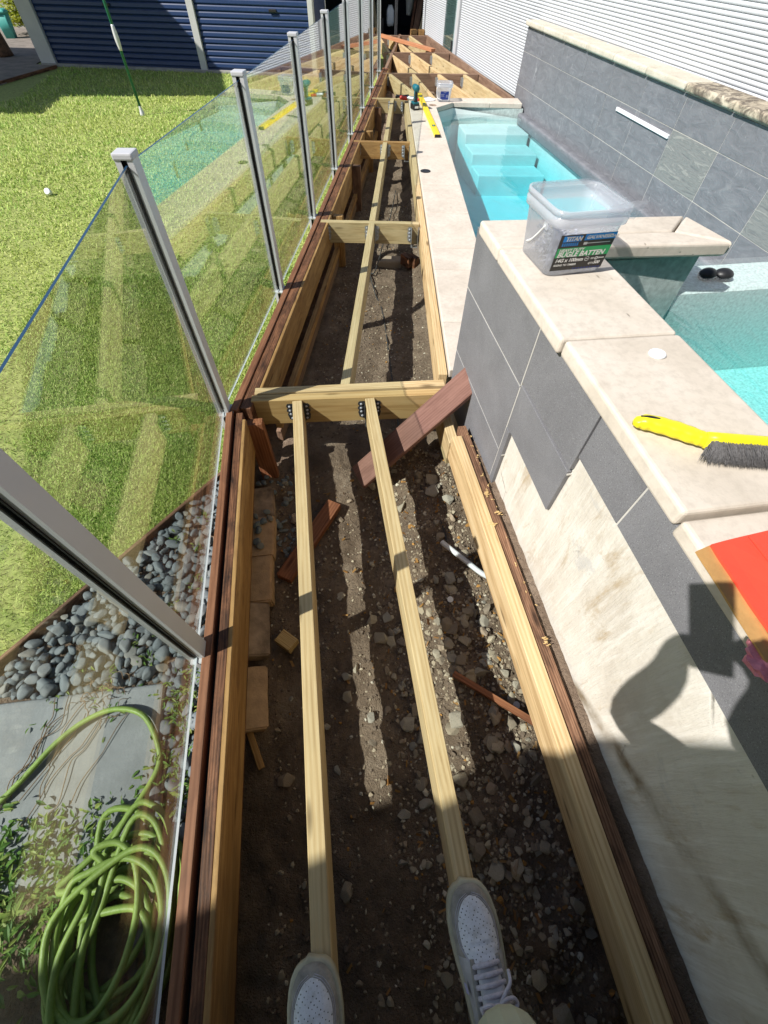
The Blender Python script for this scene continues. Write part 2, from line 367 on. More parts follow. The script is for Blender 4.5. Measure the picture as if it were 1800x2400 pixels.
def clearplastic(name, col, a):
    s = NT(name); s.n.remove(s.b)
    tr = s.new('ShaderNodeBsdfTransparent'); tr.inputs[0].default_value = (.96, .97, .99, 1)
    df = s.new('ShaderNodeBsdfDiffuse'); df.inputs[0].default_value = (*col, 1); tl = s.new('ShaderNodeBsdfTranslucent'); tl.inputs[0].default_value = (*col, 1)
    gl = s.new('ShaderNodeBsdfGlossy'); gl.inputs['Roughness'].default_value = .12
    m1 = s.new('ShaderNodeMixShader'); m1.inputs[0].default_value = .62; s.l.new(df.outputs[0], m1.inputs[1]); s.l.new(tl.outputs[0], m1.inputs[2])
    m2 = s.new('ShaderNodeMixShader'); m2.inputs[0].default_value = a; s.l.new(tr.outputs[0], m2.inputs[1]); s.l.new(m1.outputs[0], m2.inputs[2])
    lw = s.new('ShaderNodeLayerWeight'); lw.inputs['Blend'].default_value = .5
    f = s.math('MULTIPLY_ADD', s.math('POWER', lw.outputs['Facing'], 4), .4); s.n[-1].inputs[2].default_value = .04
    m3 = s.new('ShaderNodeMixShader'); s.l.new(f, m3.inputs[0]); s.l.new(m2.outputs[0], m3.inputs[1]); s.l.new(gl.outputs[0], m3.inputs[2]); s.l.new(m3.outputs[0], s.out.inputs[0])
    return s.m
MAT['tub'] = clearplastic('clear_plastic', (.95, .96, 1.0), .26)
MAT['tubrim'] = clearplastic('cloudy_plastic_rim', (.95, .96, 1.0), .55)
MAT['white_pl'] = plain('white_plastic', (.74, .75, .77), .4, .04)
MAT['corr'] = plain('white_steel_sheet', (.55, .57, .60), .45, .03, 3, .02)
MAT['galv'] = plain('galvanised_steel', (.50, .52, .54), .42, .18, 40, .1, .75)
MAT['galv_dark'] = plain('dull_steel_hanger', (.07, .073, .08), .5, .3, 40, .1, .5)
MAT['screw'] = plain('bright_screw', (.62, .63, .70), .32, .1, 80, .05, .35)
MAT['alu'] = plain('satin_aluminium', (.60, .60, .62), .40, .03, 5, .02, .15)
MAT['cap'] = plain('grey_post_cap', (.52, .52, .54), .45, .03, 5, .02)
MAT['rubber'] = plain('black_rubber', (.012, .012, .013), .45)
MAT['black'] = plain('black_plastic', (.018, .018, .02), .4)
MAT['blue'] = plain('navy_roller_door', (.012, .034, .105), .38, .08, 5, .05)
MAT['trim'] = plain('pale_trim', (.52, .52, .50), .55, .06, 6)
MAT['concrete'] = plain('concrete', (.30, .29, .27), .9, .22, 7, .4)
MAT['paver'] = plain('grey_paver', (.235, .245, .245), .75, .22, 5, .35, dist=.006)
MAT['path'] = plain('path_paving', (.2, .17, .145), .9, .3, 6, .4)
MAT['brick'] = plain('tan_brick', (.50, .325, .19), .9, .22, 22, .5)
MAT['brick_d'] = plain('sooty_brick', (.33, .235, .165), .9, .5, 14, .5)
MAT['roof'] = plain('roof_sheet', (.35, .34, .33), .7)
MAT['greenpole'] = plain('green_pole', (.012, .13, .075), .4)
MAT['yellow'] = plain('yellow_plastic', (.82, .72, .02), .38, .04, 6)
MAT['level'] = plain('yellow_level', (.80, .58, .015), .4, .05, 8)
MAT['red'] = plain('red_print', (.78, .075, .04), .5, .05, 6, .05)
MAT['card'] = plain('brown_cardboard', (.44, .245, .085), .85, .18, 18, .2)
MAT['pinkwrap'] = plain('pink_wrap', (.62, .2, .24), .3, .3, 30, .4)
MAT['teal'] = plain('teal_tool', (.012, .13, .17), .42, .1)
MAT['redtool'] = plain('red_tool', (.55, .04, .025), .4)
MAT['bin'] = plain('teal_bin', (.07, .36, .32), .5)
MAT['bristle'] = plain('bristles', (.13, .125, .125), .6, .4, 200, .3)
MAT['hose'] = plain('green_hose', (.23, .34, .07), .5, .22, 9, .3)
MAT['cable'] = plain('grey_cable', (.05, .05, .05), .6)
MAT['conduit'] = plain('white_conduit', (.66, .68, .70), .4, .05)
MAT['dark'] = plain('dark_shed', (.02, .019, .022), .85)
MAT['cloth'] = plain('pale_cloth', (.5, .48, .43), .9)
MAT['navy'] = plain('navy_cloth', (.02, .03, .06), .9)
MAT['suede'] = plain('grey_suede', (.29, .27, .245), .95, .38, 24, .5)
def perf():
    s = NT('perforated_leather'); v = s.coord(scale=(135, 135, 0), rot=(0, 0, .6))
    d = s.voro(v, 1.0, rnd=.18); hole = s.ramp(d, [(.12, 1.0), (.18, 0.0)])
    n = s.noise(s.coord(), 28, 4, .6)
    c = s.mix(s.ramp(n, [(.35, 0.0), (.75, .5)]), (.72, .72, .77), (.52, .52, .56)); c = s.mix(s.ramp(s.noise(s.coord(), 60, 5, .7), [(.48, 0.0), (.72, .6)]), c, (.36, .33, .29)); c = s.mix(hole, c, (.05, .05, .055))
    return s.fin(c, .55, s.bump(s.math('SUBTRACT', n, hole), .35, .003), spec=.3)
MAT['leather'] = perf()
MAT['greyleather'] = plain('grey_leather', (.43, .42, .44), .6, .2, 26, .3)
MAT['sole'] = plain('cream_sole', (.44, .40, .29), .7, .2, 20, .2)
MAT['lace'] = plain('lilac_lace', (.52, .49, .56), .9, .2, 90, .4)
MAT['tagp'] = plain('lilac_tag', (.42, .40, .58), .7)
MAT['trouser'] = plain('pale_trousers', (.46, .48, .37), .9, .06, 30, .2)
MAT['shirt'] = plain('shirt', (.12, .14, .2), .9)
MAT['skin'] = plain('skin', (.5, .3, .22), .6, .06)
MAT['hair'] = plain('hair', (.03, .02, .015), .7)
MAT['ink'] = plain('print_black', (.03, .028, .027), .45, .02); MAT['pblue'] = plain('print_blue', (.01, .24, .72), .45, .02)
MAT['pgreen'] = plain('print_green', (.03, .36, .12), .45, .02); MAT['pwhite'] = plain('print_white', (.8, .8, .8), .5, .02)
MAT['pnavy'] = plain('print_navy', (.02, .04, .22), .45, .05)
def grass_mat():
    s = NT('grass_blade'); g = s.new('ShaderNodeNewGeometry'); n = s.noise(s.coord(), .9, 4, .6)
    c = s.ramp(g.outputs['Random Per Island'], [(0, (.21, .36, .06)), (.4, (.36, .52, .11)), (.78, (.52, .64, .18)), (1, (.74, .70, .34))])
    c = s.mix(s.ramp(n, [(.4, 0.0), (.68, .5)]), c, (.62, .62, .18))
    s.fin(c, .6, spec=.25)
    tl = s.new('ShaderNodeBsdfTranslucent'); s.l.new(c, tl.inputs[0]); mx = s.new('ShaderNodeMixShader'); mx.inputs[0].default_value = .3
    s.l.new(s.b.outputs[0], mx.inputs[1]); s.l.new(tl.outputs[0], mx.inputs[2]); s.l.new(mx.outputs[0], s.out.inputs[0]); return s.m
MAT['grass'] = grass_mat()
MAT['turf'] = plain('turf_thatch', (.28, .32, .09), .95, .4, 30, .6)
def leaf_mat(name, a, b, c3):
    s = NT(name); g = s.new('ShaderNodeNewGeometry')
    c = s.ramp(g.outputs['Random Per Island'], [(0, a), (.5, b), (1, c3)]); s.fin(c, .5, spec=.3)
    tl = s.new('ShaderNodeBsdfTranslucent'); s.l.new(c, tl.inputs[0]); mx = s.new('ShaderNodeMixShader'); mx.inputs[0].default_value = .3
    s.l.new(s.b.outputs[0], mx.inputs[1]); s.l.new(tl.outputs[0], mx.inputs[2]); s.l.new(mx.outputs[0], s.out.inputs[0]); return s.m
MAT['weed'] = leaf_mat('weed_leaf', (.07, .16, .03), (.14, .27, .05), (.3, .36, .09))
MAT['bush'] = leaf_mat('bush_leaf', (.2, .3, .03), (.42, .45, .05), (.5, .48, .08))
MAT['twig'] = plain('dry_twig', (.22, .14, .08), .9)
# ------------------------------------------------------------------ survey lines
FD = Vector((.2343, .9722, 0))                      # direction of the far run of the fence
def fence_x(y): return -.474 + (y-1.525)*.2407      # outer edge of the edge timber on the far run
CD = Vector((.1465, .9892, 0)); CN = Vector((.9892, -.1465, 0))
def cop_x(y): return .597 + (y-1.634)*.1481         # deck side of the pool coping
LAWN = -.22

# ------------------------------------------------------------------ ground, lawn, soil
X0, X1, Y0, Y1 = -9, 5, -7, 18
ring = [(-200, -200), (200, -200), (200, 200), (-200, 200), (X0, Y0), (X1, Y0), (X1, Y1), (X0, Y1)]
gr = obj('ground', mesh('ground', [(x, y, -.26) for x, y in ring], [(0, 1, 5, 4), (1, 2, 6, 5), (2, 3, 7, 6), (3, 0, 4, 7)]), MAT['turf']); tag(gr, kind='structure')
lp = [(X0, Y0), (-.49, Y0), (-.49, 1.45), (fence_x(9.3)-.0, 9.3), (fence_x(12)-.02, 12.0), (1.3, 18), (X0, 18)]
lawn = obj('lawn', mesh('lawn', [(x, y, LAWN) for x, y in lp], [tuple(range(len(lp)))]), MAT['turf']); tag(lawn, kind='structure')

def in_bed(x, y):                                   # pebble and paver corner: right of the edging board
    ex = -.569 + (y-1.319)*(.672/.738)
    return x > ex-.012 and y < 1.40
N = 760000
px = rng.uniform(-7.6, 1.9, N); py = rng.uniform(.1, 11.6, N)
d = np.sqrt(px**2+py**2+1.5**2)
keep = rng.random(N) < np.minimum(1, (2.6/d)**1.1)
fx = np.where(py < 1.525, -.50, -.474+(py-1.525)*.2407)-.015
keep &= (px < fx) & (py < 11.3-.2627*(px+4.03)-.05)
ex = -.569+(py-1.319)*(.672/.738)
keep &= ~((px > ex-.02) & (py < 1.42))
keep &= ~((px < -3.95) & (py > 8.1+.9*(px+3.95)+.8))    # the path by the garage
keep &= (px > -2.2-.42*py)
px, py, d = px[keep], py[keep], d[keep]
# extra fine blades close to the fence
M2 = 260000
qx = rng.uniform(-1.9, .0, M2); qy = rng.uniform(.45, 3.4, M2); fx = np.where(qy < 1.525, -.50, -.474+(qy-1.525)*.2407)-.012
ex = -.569+(qy-1.319)*(.672/.738)
k2 = (qx < fx) & ~((qx > ex-.02) & (qy < 1.42)) & (qx > -.95-.34*qy)
px = np.concatenate([px, qx[k2]]); py = np.concatenate([py, qy[k2]]); d = np.sqrt(px**2+py**2+1.5**2)
n = len(px)
a = rng.uniform(0, 2*np.pi, n); tilt = rng.uniform(.3, 1.25, n); L = rng.uniform(.016, .032, n)*np.clip(.8+d*.08, 1, 1.7); wd = rng.uniform(.0012, .0021, n)*np.clip(d/2.0, 1, 3.2)
cl = np.sin(px*7.3+1.7*np.sin(py*5))*np.cos(py*8.1+1.3*np.sin(px*6)); L *= 1+.25*cl
dx, dy = np.cos(a)*np.sin(tilt), np.sin(a)*np.sin(tilt); dz = np.cos(tilt)
sx, sy = -np.sin(a)*wd, np.cos(a)*wd
zb = np.full(n, LAWN-.004)
V = np.empty((n, 5, 3), np.float32)
V[:, 0] = np.stack([px-sx, py-sy, zb], 1); V[:, 1] = np.stack([px+sx, py+sy, zb], 1)
mx, my, mz = px+dx*L*.5, py+dy*L*.5, zb+dz*L*.62
V[:, 2] = np.stack([mx+sx*.8, my+sy*.8, mz], 1); V[:, 3] = np.stack([mx-sx*.8, my-sy*.8, mz], 1)
V[:, 4] = np.stack([px+dx*L*1.05, py+dy*L*1.05, zb+dz*L*.9], 1)
me = bpy.data.meshes.new('grass'); me.vertices.add(n*5); me.vertices.foreach_set('co', V.ravel())
me.loops.add(n*7); me.polygons.add(n*2)
base = (np.arange(n)*5)[:, None]
li = np.concatenate([base+np.array([[0, 1, 2, 3]]), base+np.array([[3, 2, 4]])], 1).ravel().astype(np.int32)
me.loops.foreach_set('vertex_index', li)
ls = (np.arange(n)*7)[:, None]+np.array([[0, 4]]); me.polygons.foreach_set('loop_start', ls.ravel().astype(np.int32))
me.update(calc_edges=True); me.validate()
go = obj('grass', me, MAT['grass']); tag(go, 'short green grass blades covering the lawn', 'grass', kind='stuff')

def fbm(x, y, s, o=4): return noise.fractal(Vector((x*s, y*s, 3.1)), 1.0, 2.0, o)
def soil_z(x, y):
    z = -.385 + .02*fbm(x, y, 3.0) + .016*fbm(x+9, y, 10.0, 3) + .007*fbm(x, y+5, 32.0, 3)
    if y < 1.62:
        t = max(0, min(1, (x-.13)/.30)); t = t*t*(3-2*t); z += .085*t + .028*t*fbm(x, y+4, 9, 3)
        t2 = max(0, min(1, (y+.35)/.5)); z += .02*(t2-1)
    else:
        t = max(0, min(1, (x-(cop_x(y)-.16))/.14)); z += .06*t*t + .03*t*fbm(x, y, 9, 3)
    return z
def soil_sheet(name, y0, y1, xl, xr, nx, ny):
    v = []; f = []
    for j in range(ny+1):
        y = y0+(y1-y0)*j/ny; a, b = xl(y), xr(y)
        for i in range(nx+1):
            x = a+(b-a)*i/nx; v.append((x, y, soil_z(x, y)))
    for j in range(ny):
        for i in range(nx):
            q = j*(nx+1)+i; f.append((q, q+1, q+nx+2, q+nx+1))
    o = obj(name, mesh(name, v, f), MAT['soil'], smooth=True); return tag(o, kind='structure')
soil = soil_sheet('soil', -1.7, 1.66, lambda y: -.52, lambda y: .64, 84, 220)
soil2 = soil_sheet('soil', 1.66, 7.5, lambda y: fence_x(y)-.03, lambda y: cop_x(y)+.06, 46, 240)
soil3 = soil_sheet('soil', 7.5, 12.75, lambda y: fence_x(y)-.03, lambda y: 3.1, 40, 90)

# ------------------------------------------------------------------ pool
pool = empty('swimming_pool', (1.9, 4.2, -1), 'narrow turquoise lap pool edged with cream stone along the deck frame', 'pool')
POOL_Z, WL = -.58, -.085
inner = [(cop_x(1.69)+.345+.03, 1.69), (1.679+.0, 6.743), (1.961, 6.985), (2.84, 6.83), (2.84, 1.5), (cop_x(1.5)+.345, 1.5)]
bi = [(p[0]-(.02 if i in (0, 1, 5) else 0), p[1]) for i, p in enumerate(inner)]
nb = len(bi); v = [(x, y, -.12 if x > 2.5 and y < 7.8 else -.03) for x, y in bi]+[(x, y, POOL_Z) for x, y in bi]
f = [(i, (i+1) % nb, nb+(i+1) % nb, nb+i) for i in range(nb)]+[tuple(range(nb, 2*nb))]
obj('basin', mesh('basin', v, f), MAT['plaster'], pool)
for k, (y, z) in enumerate(((6.50, -.17), (6.12, -.27), (5.78, -.38))):
    prism('step', [(2.02, y), (2.04, 6.93), (2.80, 6.93), (2.80, y-.10)], POOL_Z-.01, z, MAT['plaster'], pool, .012, 2)
wi = [(x+(.012 if x > 2.5 else -.012), y) for x, y in bi][::-1]
v = [(x, y, WL) for x, y in wi]+[(x, y, POOL_Z-.03) for x, y in wi]
f = [tuple(range(nb))]+[(i, nb+i, nb+(i+1) % nb, (i+1) % nb) for i in range(nb)]+[tuple(range(2*nb-1, nb-1, -1))]
wat = obj('water', mesh('water', v, f), MAT['water']); tag(wat, kind='structure')

sur = empty('pool_coping', (.9, 4, 0), 'cream limestone coping path bordering the left and far edges of the lap pool', 'coping')
def cpt(y, off): return (cop_x(y)+off/.989, y)
CT = .022
ys = [1.695, 2.13, 2.735, 3.04, 3.64, 4.24, 4.84, 5.44, 5.84, 6.215]
for a, b in zip(ys[:-1], ys[1:]):
    g = .0025
    sk = -.148*.332
    prism('coping_slab', [(cop_x(a+g), a+g), (cop_x(b-g), b-g), (cop_x(b+sk-g)+.337, b+sk-g), (cop_x(a+sk+g)+.337, a+sk+g)] if a > 1.7 else
          [(cop_x(a+g), a+g), (cop_x(b-g), b-g), (cop_x(b+sk-g)+.337, b+sk-g), (cop_x(a+g)+.337, a+g)], -.025, CT, MAT['coping'], sur, .006, 3)
yb = 6.215+.003; sk = -.148*.332
prism('coping_slab', [(cop_x(yb), yb), (cop_x(7.27), 7.27), (1.745, 7.232), (1.957, 6.985), (1.683, 6.747), (cop_x(yb+sk)+.337, yb+sk)], -.025, CT, MAT['coping'], sur, .006, 3)
prism('coping_slab', [(1.75, 7.23), (2.415, 7.172), (2.415, 6.915), (1.962, 6.985)], -.025, CT, MAT['coping'], sur, .006, 3)
prism('coping_slab', [(2.42, 7.172), (2.855, 7.14), (2.815, 6.855), (2.42, 6.915)], -.025, CT, MAT['coping'], sur, .006, 3)
# concrete bond beam below the coping
prism('bond_beam', [(cop_x(1.7)+.03, 1.7), (cop_x(7.2)+.03, 7.2), (2.84, 7.12), (2.84, 6.85), (1.965, 7.01), (1.66, 6.76), (cop_x(1.7)+.32, 1.7)], -.6, -.0255, MAT['spawall'], sur, 0)

# ------------------------------------------------------------------ slate feature wall behind the pool
fwl = empty('slate_wall', (2.95, 4, -.3), 'long charcoal slate tiled wall with cream coping behind the pool', 'wall')
box('wall_core', (2.9505, 3.14, -.115), (.176, 8.27, 1.47), MAT['grout'], fwl, bev=0)
yl = [7.275, 6.705]+[6.705-.566*i for i in range(1, 12)]
rows = [(.421, .612), (.134, .417), (-.155, .130)]
for i in range(len(yl)-1):
    for j, (z0, z1) in enumerate(rows):
        m = MAT['slate_b'] if (i, j) in ((6, 1), (8, 1)) else MAT['slate']
        o = box('slate_tile', (2.866+random.uniform(-.0008, .0008), (yl[i]+yl[i+1])/2, (z0+z1)/2), (.012, abs(yl[i]-yl[i+1])-.004, z1-z0), m, fwl, bev=.0012)
yc = 7.30; k = 0
while yc > 1.2:
    Lc = .565
    box('coping_stone', (2.945, yc-Lc/2, .6465), (.238, Lc-.004, .046), MAT['coping_mould'] if yc < 4.05 else MAT['coping_old'], fwl, bev=.018, seg=4)
    yc -= Lc; k += 1
box('shade_strip', (2.875, 3.9, .6178), (.02, 6.7, .011), MAT['black'], fwl, bev=0)  # black strip standing in for the shadow under the coping
box('ledge', (2.83, 4.2, -.118), (.09, 5.35, .11), MAT['slate'], fwl, bev=.03, seg=3)
pa, pb = gx(1100+820/2.37, 607/2.37, 2.858), gx(1100+1110/2.37, 757/2.37, 2.858)
sb = board('water_blade', (2.856, pa.y, (pa.z+pb.z)/2+.012), (2.856, pb.y, (pa.z+pb.z)/2+.012), .02, .024, MAT['white_pl'], None, .002)
tag(sb, 'thin white water blade strip set into the slate wall', 'water spout')
box('corner_strip', (2.875, 7.285, .08), (.02, .02, .20), MAT['black'], fwl, bev=.002)

# ------------------------------------------------------------------ raised spa
spa = empty('spa', (1.6, .4, -.4), 'raised spa with charcoal tiled side wall and broad cream coping', 'spa')
box('wall_core', (.765, .18, .12), (.26, 3.0, 1.07), MAT['cement'], spa, bev=.004)       # x .635-.895, y -1.32..1.68
box('end_wall', (1.125, 1.525, .05), (.45, .27, 1.20), MAT['spawall'], spa, bev=.006)       # x .9-1.35, y 1.38..1.66
box('weir', (2.1, 1.497, -.33), (1.50, .20, 1.68), MAT['spashell'], spa, bev=.008)
v = [(.897, -1.3), (2.85, -1.3), (2.85, 1.396), (.897, 1.396)]
obj('basin', mesh('b', [(x, y, .50 if y > 1 else .6) for x, y in v]+[(x, y, -.12) for x, y in v], [(0, 1, 5, 4), (1, 2, 6, 5), (2, 3, 7, 6), (3, 0, 4, 7), (4, 5, 6, 7)]), MAT['spashell'], spa)
box('seat', (1.9, 1.2, .0), (1.9, .40, .26), MAT['spashell'], spa, bev=.02, seg=3)
SW = .532
v = [(.885, -1.31), (2.856, -1.31), (2.856, 1.588), (1.345, 1.588), (1.345, 1.392), (.885, 1.392)]; nb = len(v)
me = mesh('w', [(x, y, SW) for x, y in v]+[(x, y, -.13) for x, y in v], [tuple(range(nb))]+[(i, nb+i, nb+(i+1) % nb, (i+1) % nb) for i in range(nb)]+[tuple(range(2*nb-1, nb-1, -1))])
tag(obj('water', me, MAT['spawater']), kind='structure')
# tiles on the side wall, several fallen off
TX = .627
def ttile(y0, y1, z0, z1, lab=None, broken=False):
    o = box('wall_tile', (TX, (y0+y1)/2, (z0+z1)/2), (.014, abs(y1-y0)-.005, abs(z1-z0)-.005), MAT['spatile'], spa, bev=.001)
    if lab: o['label'] = lab
    return o
for (a, b) in ((1.69, 1.035), (1.035, .437), (.437, -.16), (-.16, -.75), (-.75, -1.3)):
    if a > 1.2: ttile(a, b, .433, .656)
    elif a > .9: continue
    else: ttile(a, b, .508, .656)
ttile(1.031, .652, .452, .656); ttile(.650, .437, .508, .656)
ttile(1.69, 1.035, .14, .433); ttile(1.69, 1.035, -.15, .14); ttile(1.035, 1.0, -.12, .26)
ttile(1.031, .653, .262, .447, 'broken charcoal tile left hanging on the bare render')
box('wall_tile', (.95, 1.684, .25), (.64, .012, .81), MAT['spatile'], spa, bev=.001)
for y0_, y1_, z0_, z1_ in ((1.0375, 1.0325, -.15, .655), (.4395, .4345, .51, .655), (-.1575, -.1625, .51, .655), (1.69, .652, .4305, .4355), (1.69, 1.0, .1375, .1425), (-.7475, -.7525, .51, .655)):
    box('grout_joint', (.6287, (y0_+y1_)/2, (z0_+z1_)/2), (.0136, abs(y1_-y0_), z1_-z0_), MAT['grout'], spa, bev=0)
v = []; f = []
for j in range(241):
    y = -1.3+2.55*j/240
    for i in range(5): x = .595+.043*i/4; v.append((x, y, -.016-.02*(1-i/4)+.007*fbm(x, y, 22, 3)))
for j in range(240):
    for i in range(4): q = j*5+i; f.append((q, q+1, q+6, q+5))
obj('dirt_lip', mesh('dirt', v, f), MAT['soil'], spa)
# coping
sc_ = MAT['coping_spa']
def slab(poly, z1=.70, z0=.656): return prism('coping_slab', poly, z0, z1, sc_, spa, .009, 3)
slab([(.598, .882), (.915, .872), (.916, 1.372), (.598, 1.398)]); slab([(.606, .338), (.921, .336), (.915, .868), (.606, .878)])
slab([(.610, -.262), (.923, -.262), (.921, .332), (.608, .333)], .684, .642); slab([(.61, -1.0), (.923, -1.0), (.923, -.266), (.61, -.266)], .684, .642)
slab([(.598, 1.402), (.60, 1.622), (1.366, 1.58), (1.247, 1.458), (.92, 1.472), (.918, 1.376)])
slab([(.921, 1.376), (.923, 1.468), (1.246, 1.454), (1.40, 1.346)]); slab([(1.252, 1.456), (1.370, 1.578), (1.408, 1.350)])
cm = lathe_mesh([(.0, 0), (.016, 0), (.0165, .003), (.015, .005), (.0, .005)], 28)
cp = obj('skimmer_plug', lathe_mesh([(.014, 0), (.0205, 0), (.0205, .003), (.018, .0055), (.006, .006)], 28), MAT['white_pl'], None, T(.808, .790, .7003), smooth=False)
tag(cp, 'round white plug set flat in the spa coping', 'plug')
# twin-lobed black float in the spa corner
gg = empty('black_float', (1.55, 1.49, .51), 'small black twin-lobed float lying on the submerged spa ledge', 'float')
for dx_, rz in ((0, .1), (.062, -.35)):
    bm = bmesh.new(); bmesh.ops.create_icosphere(bm, subdivisions=3, radius=1)
    for vv in bm.verts:
        vv.co.z = max(vv.co.z, -.55); vv.co = Vector((vv.co.x*.036, vv.co.y*.03, vv.co.z*.024))
    obj('lobe', from_bm('lobe', bm), MAT['black'], gg, T(1.52+dx_, 1.485-.01*(dx_ > 0), .526) @ Matrix.Rotation(rz, 4, 'Z'), smooth=True)

# ------------------------------------------------------------------ white corrugated fence
def fence_line(y): return 2.85+.0275*(12.6-y)
def corr_mesh(y0, y1, z0, z1, pitch=.026, dep=.0085):
    prof = [(0, .55), (.07, .35), (.12, -.55), (.24, -.85), (.5, -1), (.76, -.85), (.90, -.5), (.95, .3)]; v = []; f = []; k = int((z1-z0)/pitch)
    pts = [(z0+(i+u)*pitch, w_*dep) for i in range(k) for u, w_ in prof]
    ncol = 2
    for zz, xx in pts:
        v.append((fence_line(y0)+xx, y0, zz)); v.append((fence_line(y1)+xx, y1, zz))
    for i in range(len(pts)-1): f.append((2*i, 2*i+1, 2*i+3, 2*i+2))
    m_ = mesh('corrugated', v, f)
    for p in m_.polygons: p.use_smooth = True
    return m_
cf = empty('corrugated_fence', (3.0, 6, 0), 'tall white corrugated steel fence running behind the slate wall', 'fence')
for a, b in ((10.50, 8.2), (8.2, 5.3), (5.3, 2.4), (2.4, -.5), (-.5, -3.4)):
    obj('steel_sheet', corr_mesh(a, b+.002, -.03, 1.9), MAT['corr'], cf)
box('fence_post', (fence_line(10.6)-.01, 10.585, .93), (.05, .10, 1.98), MAT['alu'], cf, bev=.004)
box('fence_post', (fence_line(10.6)-.005, 10.69, .93), (.04, .08, 1.95), MAT['corr'], cf, bev=.003)
box('bottom_trim', (fence_line(8.9)+.003, 8.9, -.035), (.012, 3.2, .016), MAT['corr'], cf, rz=.0275, bev=.001)
cg = empty('corrugated_gate', (2.87, 12, 0), 'narrow white corrugated gate panel with glass strip by the dark shed', 'gate')
obj('steel_sheet', corr_mesh(13.2, 11.40, -.03, 1.9), MAT['corr'], cg)
obj('steel_sheet', corr_mesh(11.40, 10.74, -.03, 1.9), MAT['corr'], cg)
box('glass_panel', (fence_line(11.06)-.03, 11.06, .92), (.008, .62, 1.9), MAT['poly'], cg, rz=.0275, bev=.001)
box('hinge', (fence_line(10.78)-.04, 10.76, .06), (.02, .05, .12), MAT['black'], cg, bev=.003)

# ------------------------------------------------------------------ garage with navy doors
G0 = Vector((-4.03, 11.3, 0)); GD = Vector((.967, -.254, 0)).normalized(); GNn = Vector((-.254, -.967, 0)).normalized()   # outward normal
ga = math.atan2(GD.y, GD.x)
garage = empty('garage', (-1.5, 11, LAWN), 'garage with two navy blue roller doors and pale posts behind the lawn', 'garage')
def gpt(s, out, z): p = G0+GD*s+GNn*out; return (p.x, p.y, z)
def gbox(name, s0, s1, o0, o1, z0, z1, m, parent=garage, bev=.004):
    return box(name, gpt((s0+s1)/2, (o0+o1)/2, (z0+z1)/2), (abs(s1-s0), abs(o1-o0), z1-z0), m, parent, rz=ga, bev=bev)
gbox('door_post', -.30, -.03, -.1, .03, LAWN-.05, 1.28, MAT['trim']); gbox('door_post', 2.575, 2.685, -.1, .02, LAWN, 1.28, MAT['trim']); gbox('door_post', 4.52, 4.60, -.1, .02, LAWN, 1.28, MAT['trim'])
gbox('floor_slab', -.3, 4.62, -.3, .05, LAWN-.1, LAWN+.035, MAT['concrete']); gbox('lintel', -.3, 4.60, -.12, .01, 1.20, 1.30, MAT['trim'])
gbox('back_wall', -.3, 4.60, -1.05, -.97, LAWN, 1.30, MAT['trim']); gbox('side_wall', 4.53, 4.60, -.97, -.12, LAWN, 1.30, MAT['blue']); gbox('roof', -.4, 4.63, -1.1, .06, 1.30, 1.34, MAT['roof'])  # kept low and shallow so the garage shade misses the far joists
prof = [(0, 0), (.006, .012), (.016, .016), (.05, .012), (.062, .006), (.068, 0)]
for (s0, s1) in ((-.03, 2.575), (2.685, 4.52)):
    dr = box('roller_door', gpt((s0+s1)/2, -.04, .50), (s1-s0, .02, 1.4), MAT['blue'], garage, rz=ga, bev=0)
    L_ = s1-s0-.02
    v = []; 
    for z_, o_ in prof: v += [(-L_/2, -o_, z_), (L_/2, -o_, z_)]
    sm_ = mesh('slat', v, [(2*i, 2*i+1, 2*i+3, 2*i+2) for i in range(len(prof)-1)])
    for k in range(20):
        z_ = LAWN+.055+k*.0695
        o = obj('slat', sm_, MAT['blue'], dr, T(*gpt((s0+s1)/2, -.029, z_)) @ Matrix.Rotation(ga, 4, 'Z'))
    o = box('handle', gpt(s0+(1.27), .0, .49), (.12, .03, .03), MAT['black'], dr, rz=ga, bev=.005)
# lean-to roof whose shade falls on the lawn and the doors
cpr = empty('lean_to_roof', (-5.5, 9.5, LAWN), 'flat lean-to roof on posts at the left end of the garage', 'carport')
prism('roof_sheet', [(-3.77, 8.02), (-4.13, 11.35), (-9, 12.4), (-9, 7.45), (-6.1, 7.2), (-6.1, 8.17)], 2.6, 2.68, MAT['roof'], cpr, 0)
for x, y in ((-4.0, 8.2), (-6.3, 7.45), (-8.8, 7.6)):
    if x < -4.5: box('post', (x, y, 1.2), (.09, .09, 2.8), MAT['trim'], cpr)
# path and things by the garage corner
pth = prism('path', [(-4.05, 11.25), (-4.6, 9.4), (-5.3, 7.9), (-9, 7.0), (-9, 17), (-4.6, 17), (-4.45, 11.4)], LAWN-.05, LAWN+.012, MAT['path'], None, 0); tag(pth, kind='structure')
kb = board('timber_edging', (-4.02, 11.1, LAWN+.04), (-4.85, 8.9, LAWN+.04), .03, .08, MAT['hard']); tag(kb, 'dark timber edging between the lawn and the garage path', 'edging')
def scatter_mesh(mats, sub=1):
    bm = bmesh.new(); bmesh.ops.create_icosphere(bm, subdivisions=max(1, sub), radius=1) if sub else bmesh.ops.create_cone(bm, cap_ends=True, segments=5, radius1=1, radius2=.55, depth=1.3)
    bm.verts.ensure_lookup_table(); tv = np.array([v_.co[:]+(1,) for v_ in bm.verts]); tf = [tuple(v_.index for v_ in f_.verts) for f_ in bm.faces]; bm.free()
    if sub == 0: tv[:, :2] += np.random.default_rng(3).uniform(-.25, .25, (len(tv), 2))
    M = np.array([list(map(list, m)) for m in mats]); V_ = np.einsum('nij,kj->nki', M, tv)[:, :, :3].reshape(-1, 3); k = len(tv)
    return mesh('scatter', V_.tolist(), [tuple(i+n_*k for i in q) for n_ in range(len(mats)) for q in tf])
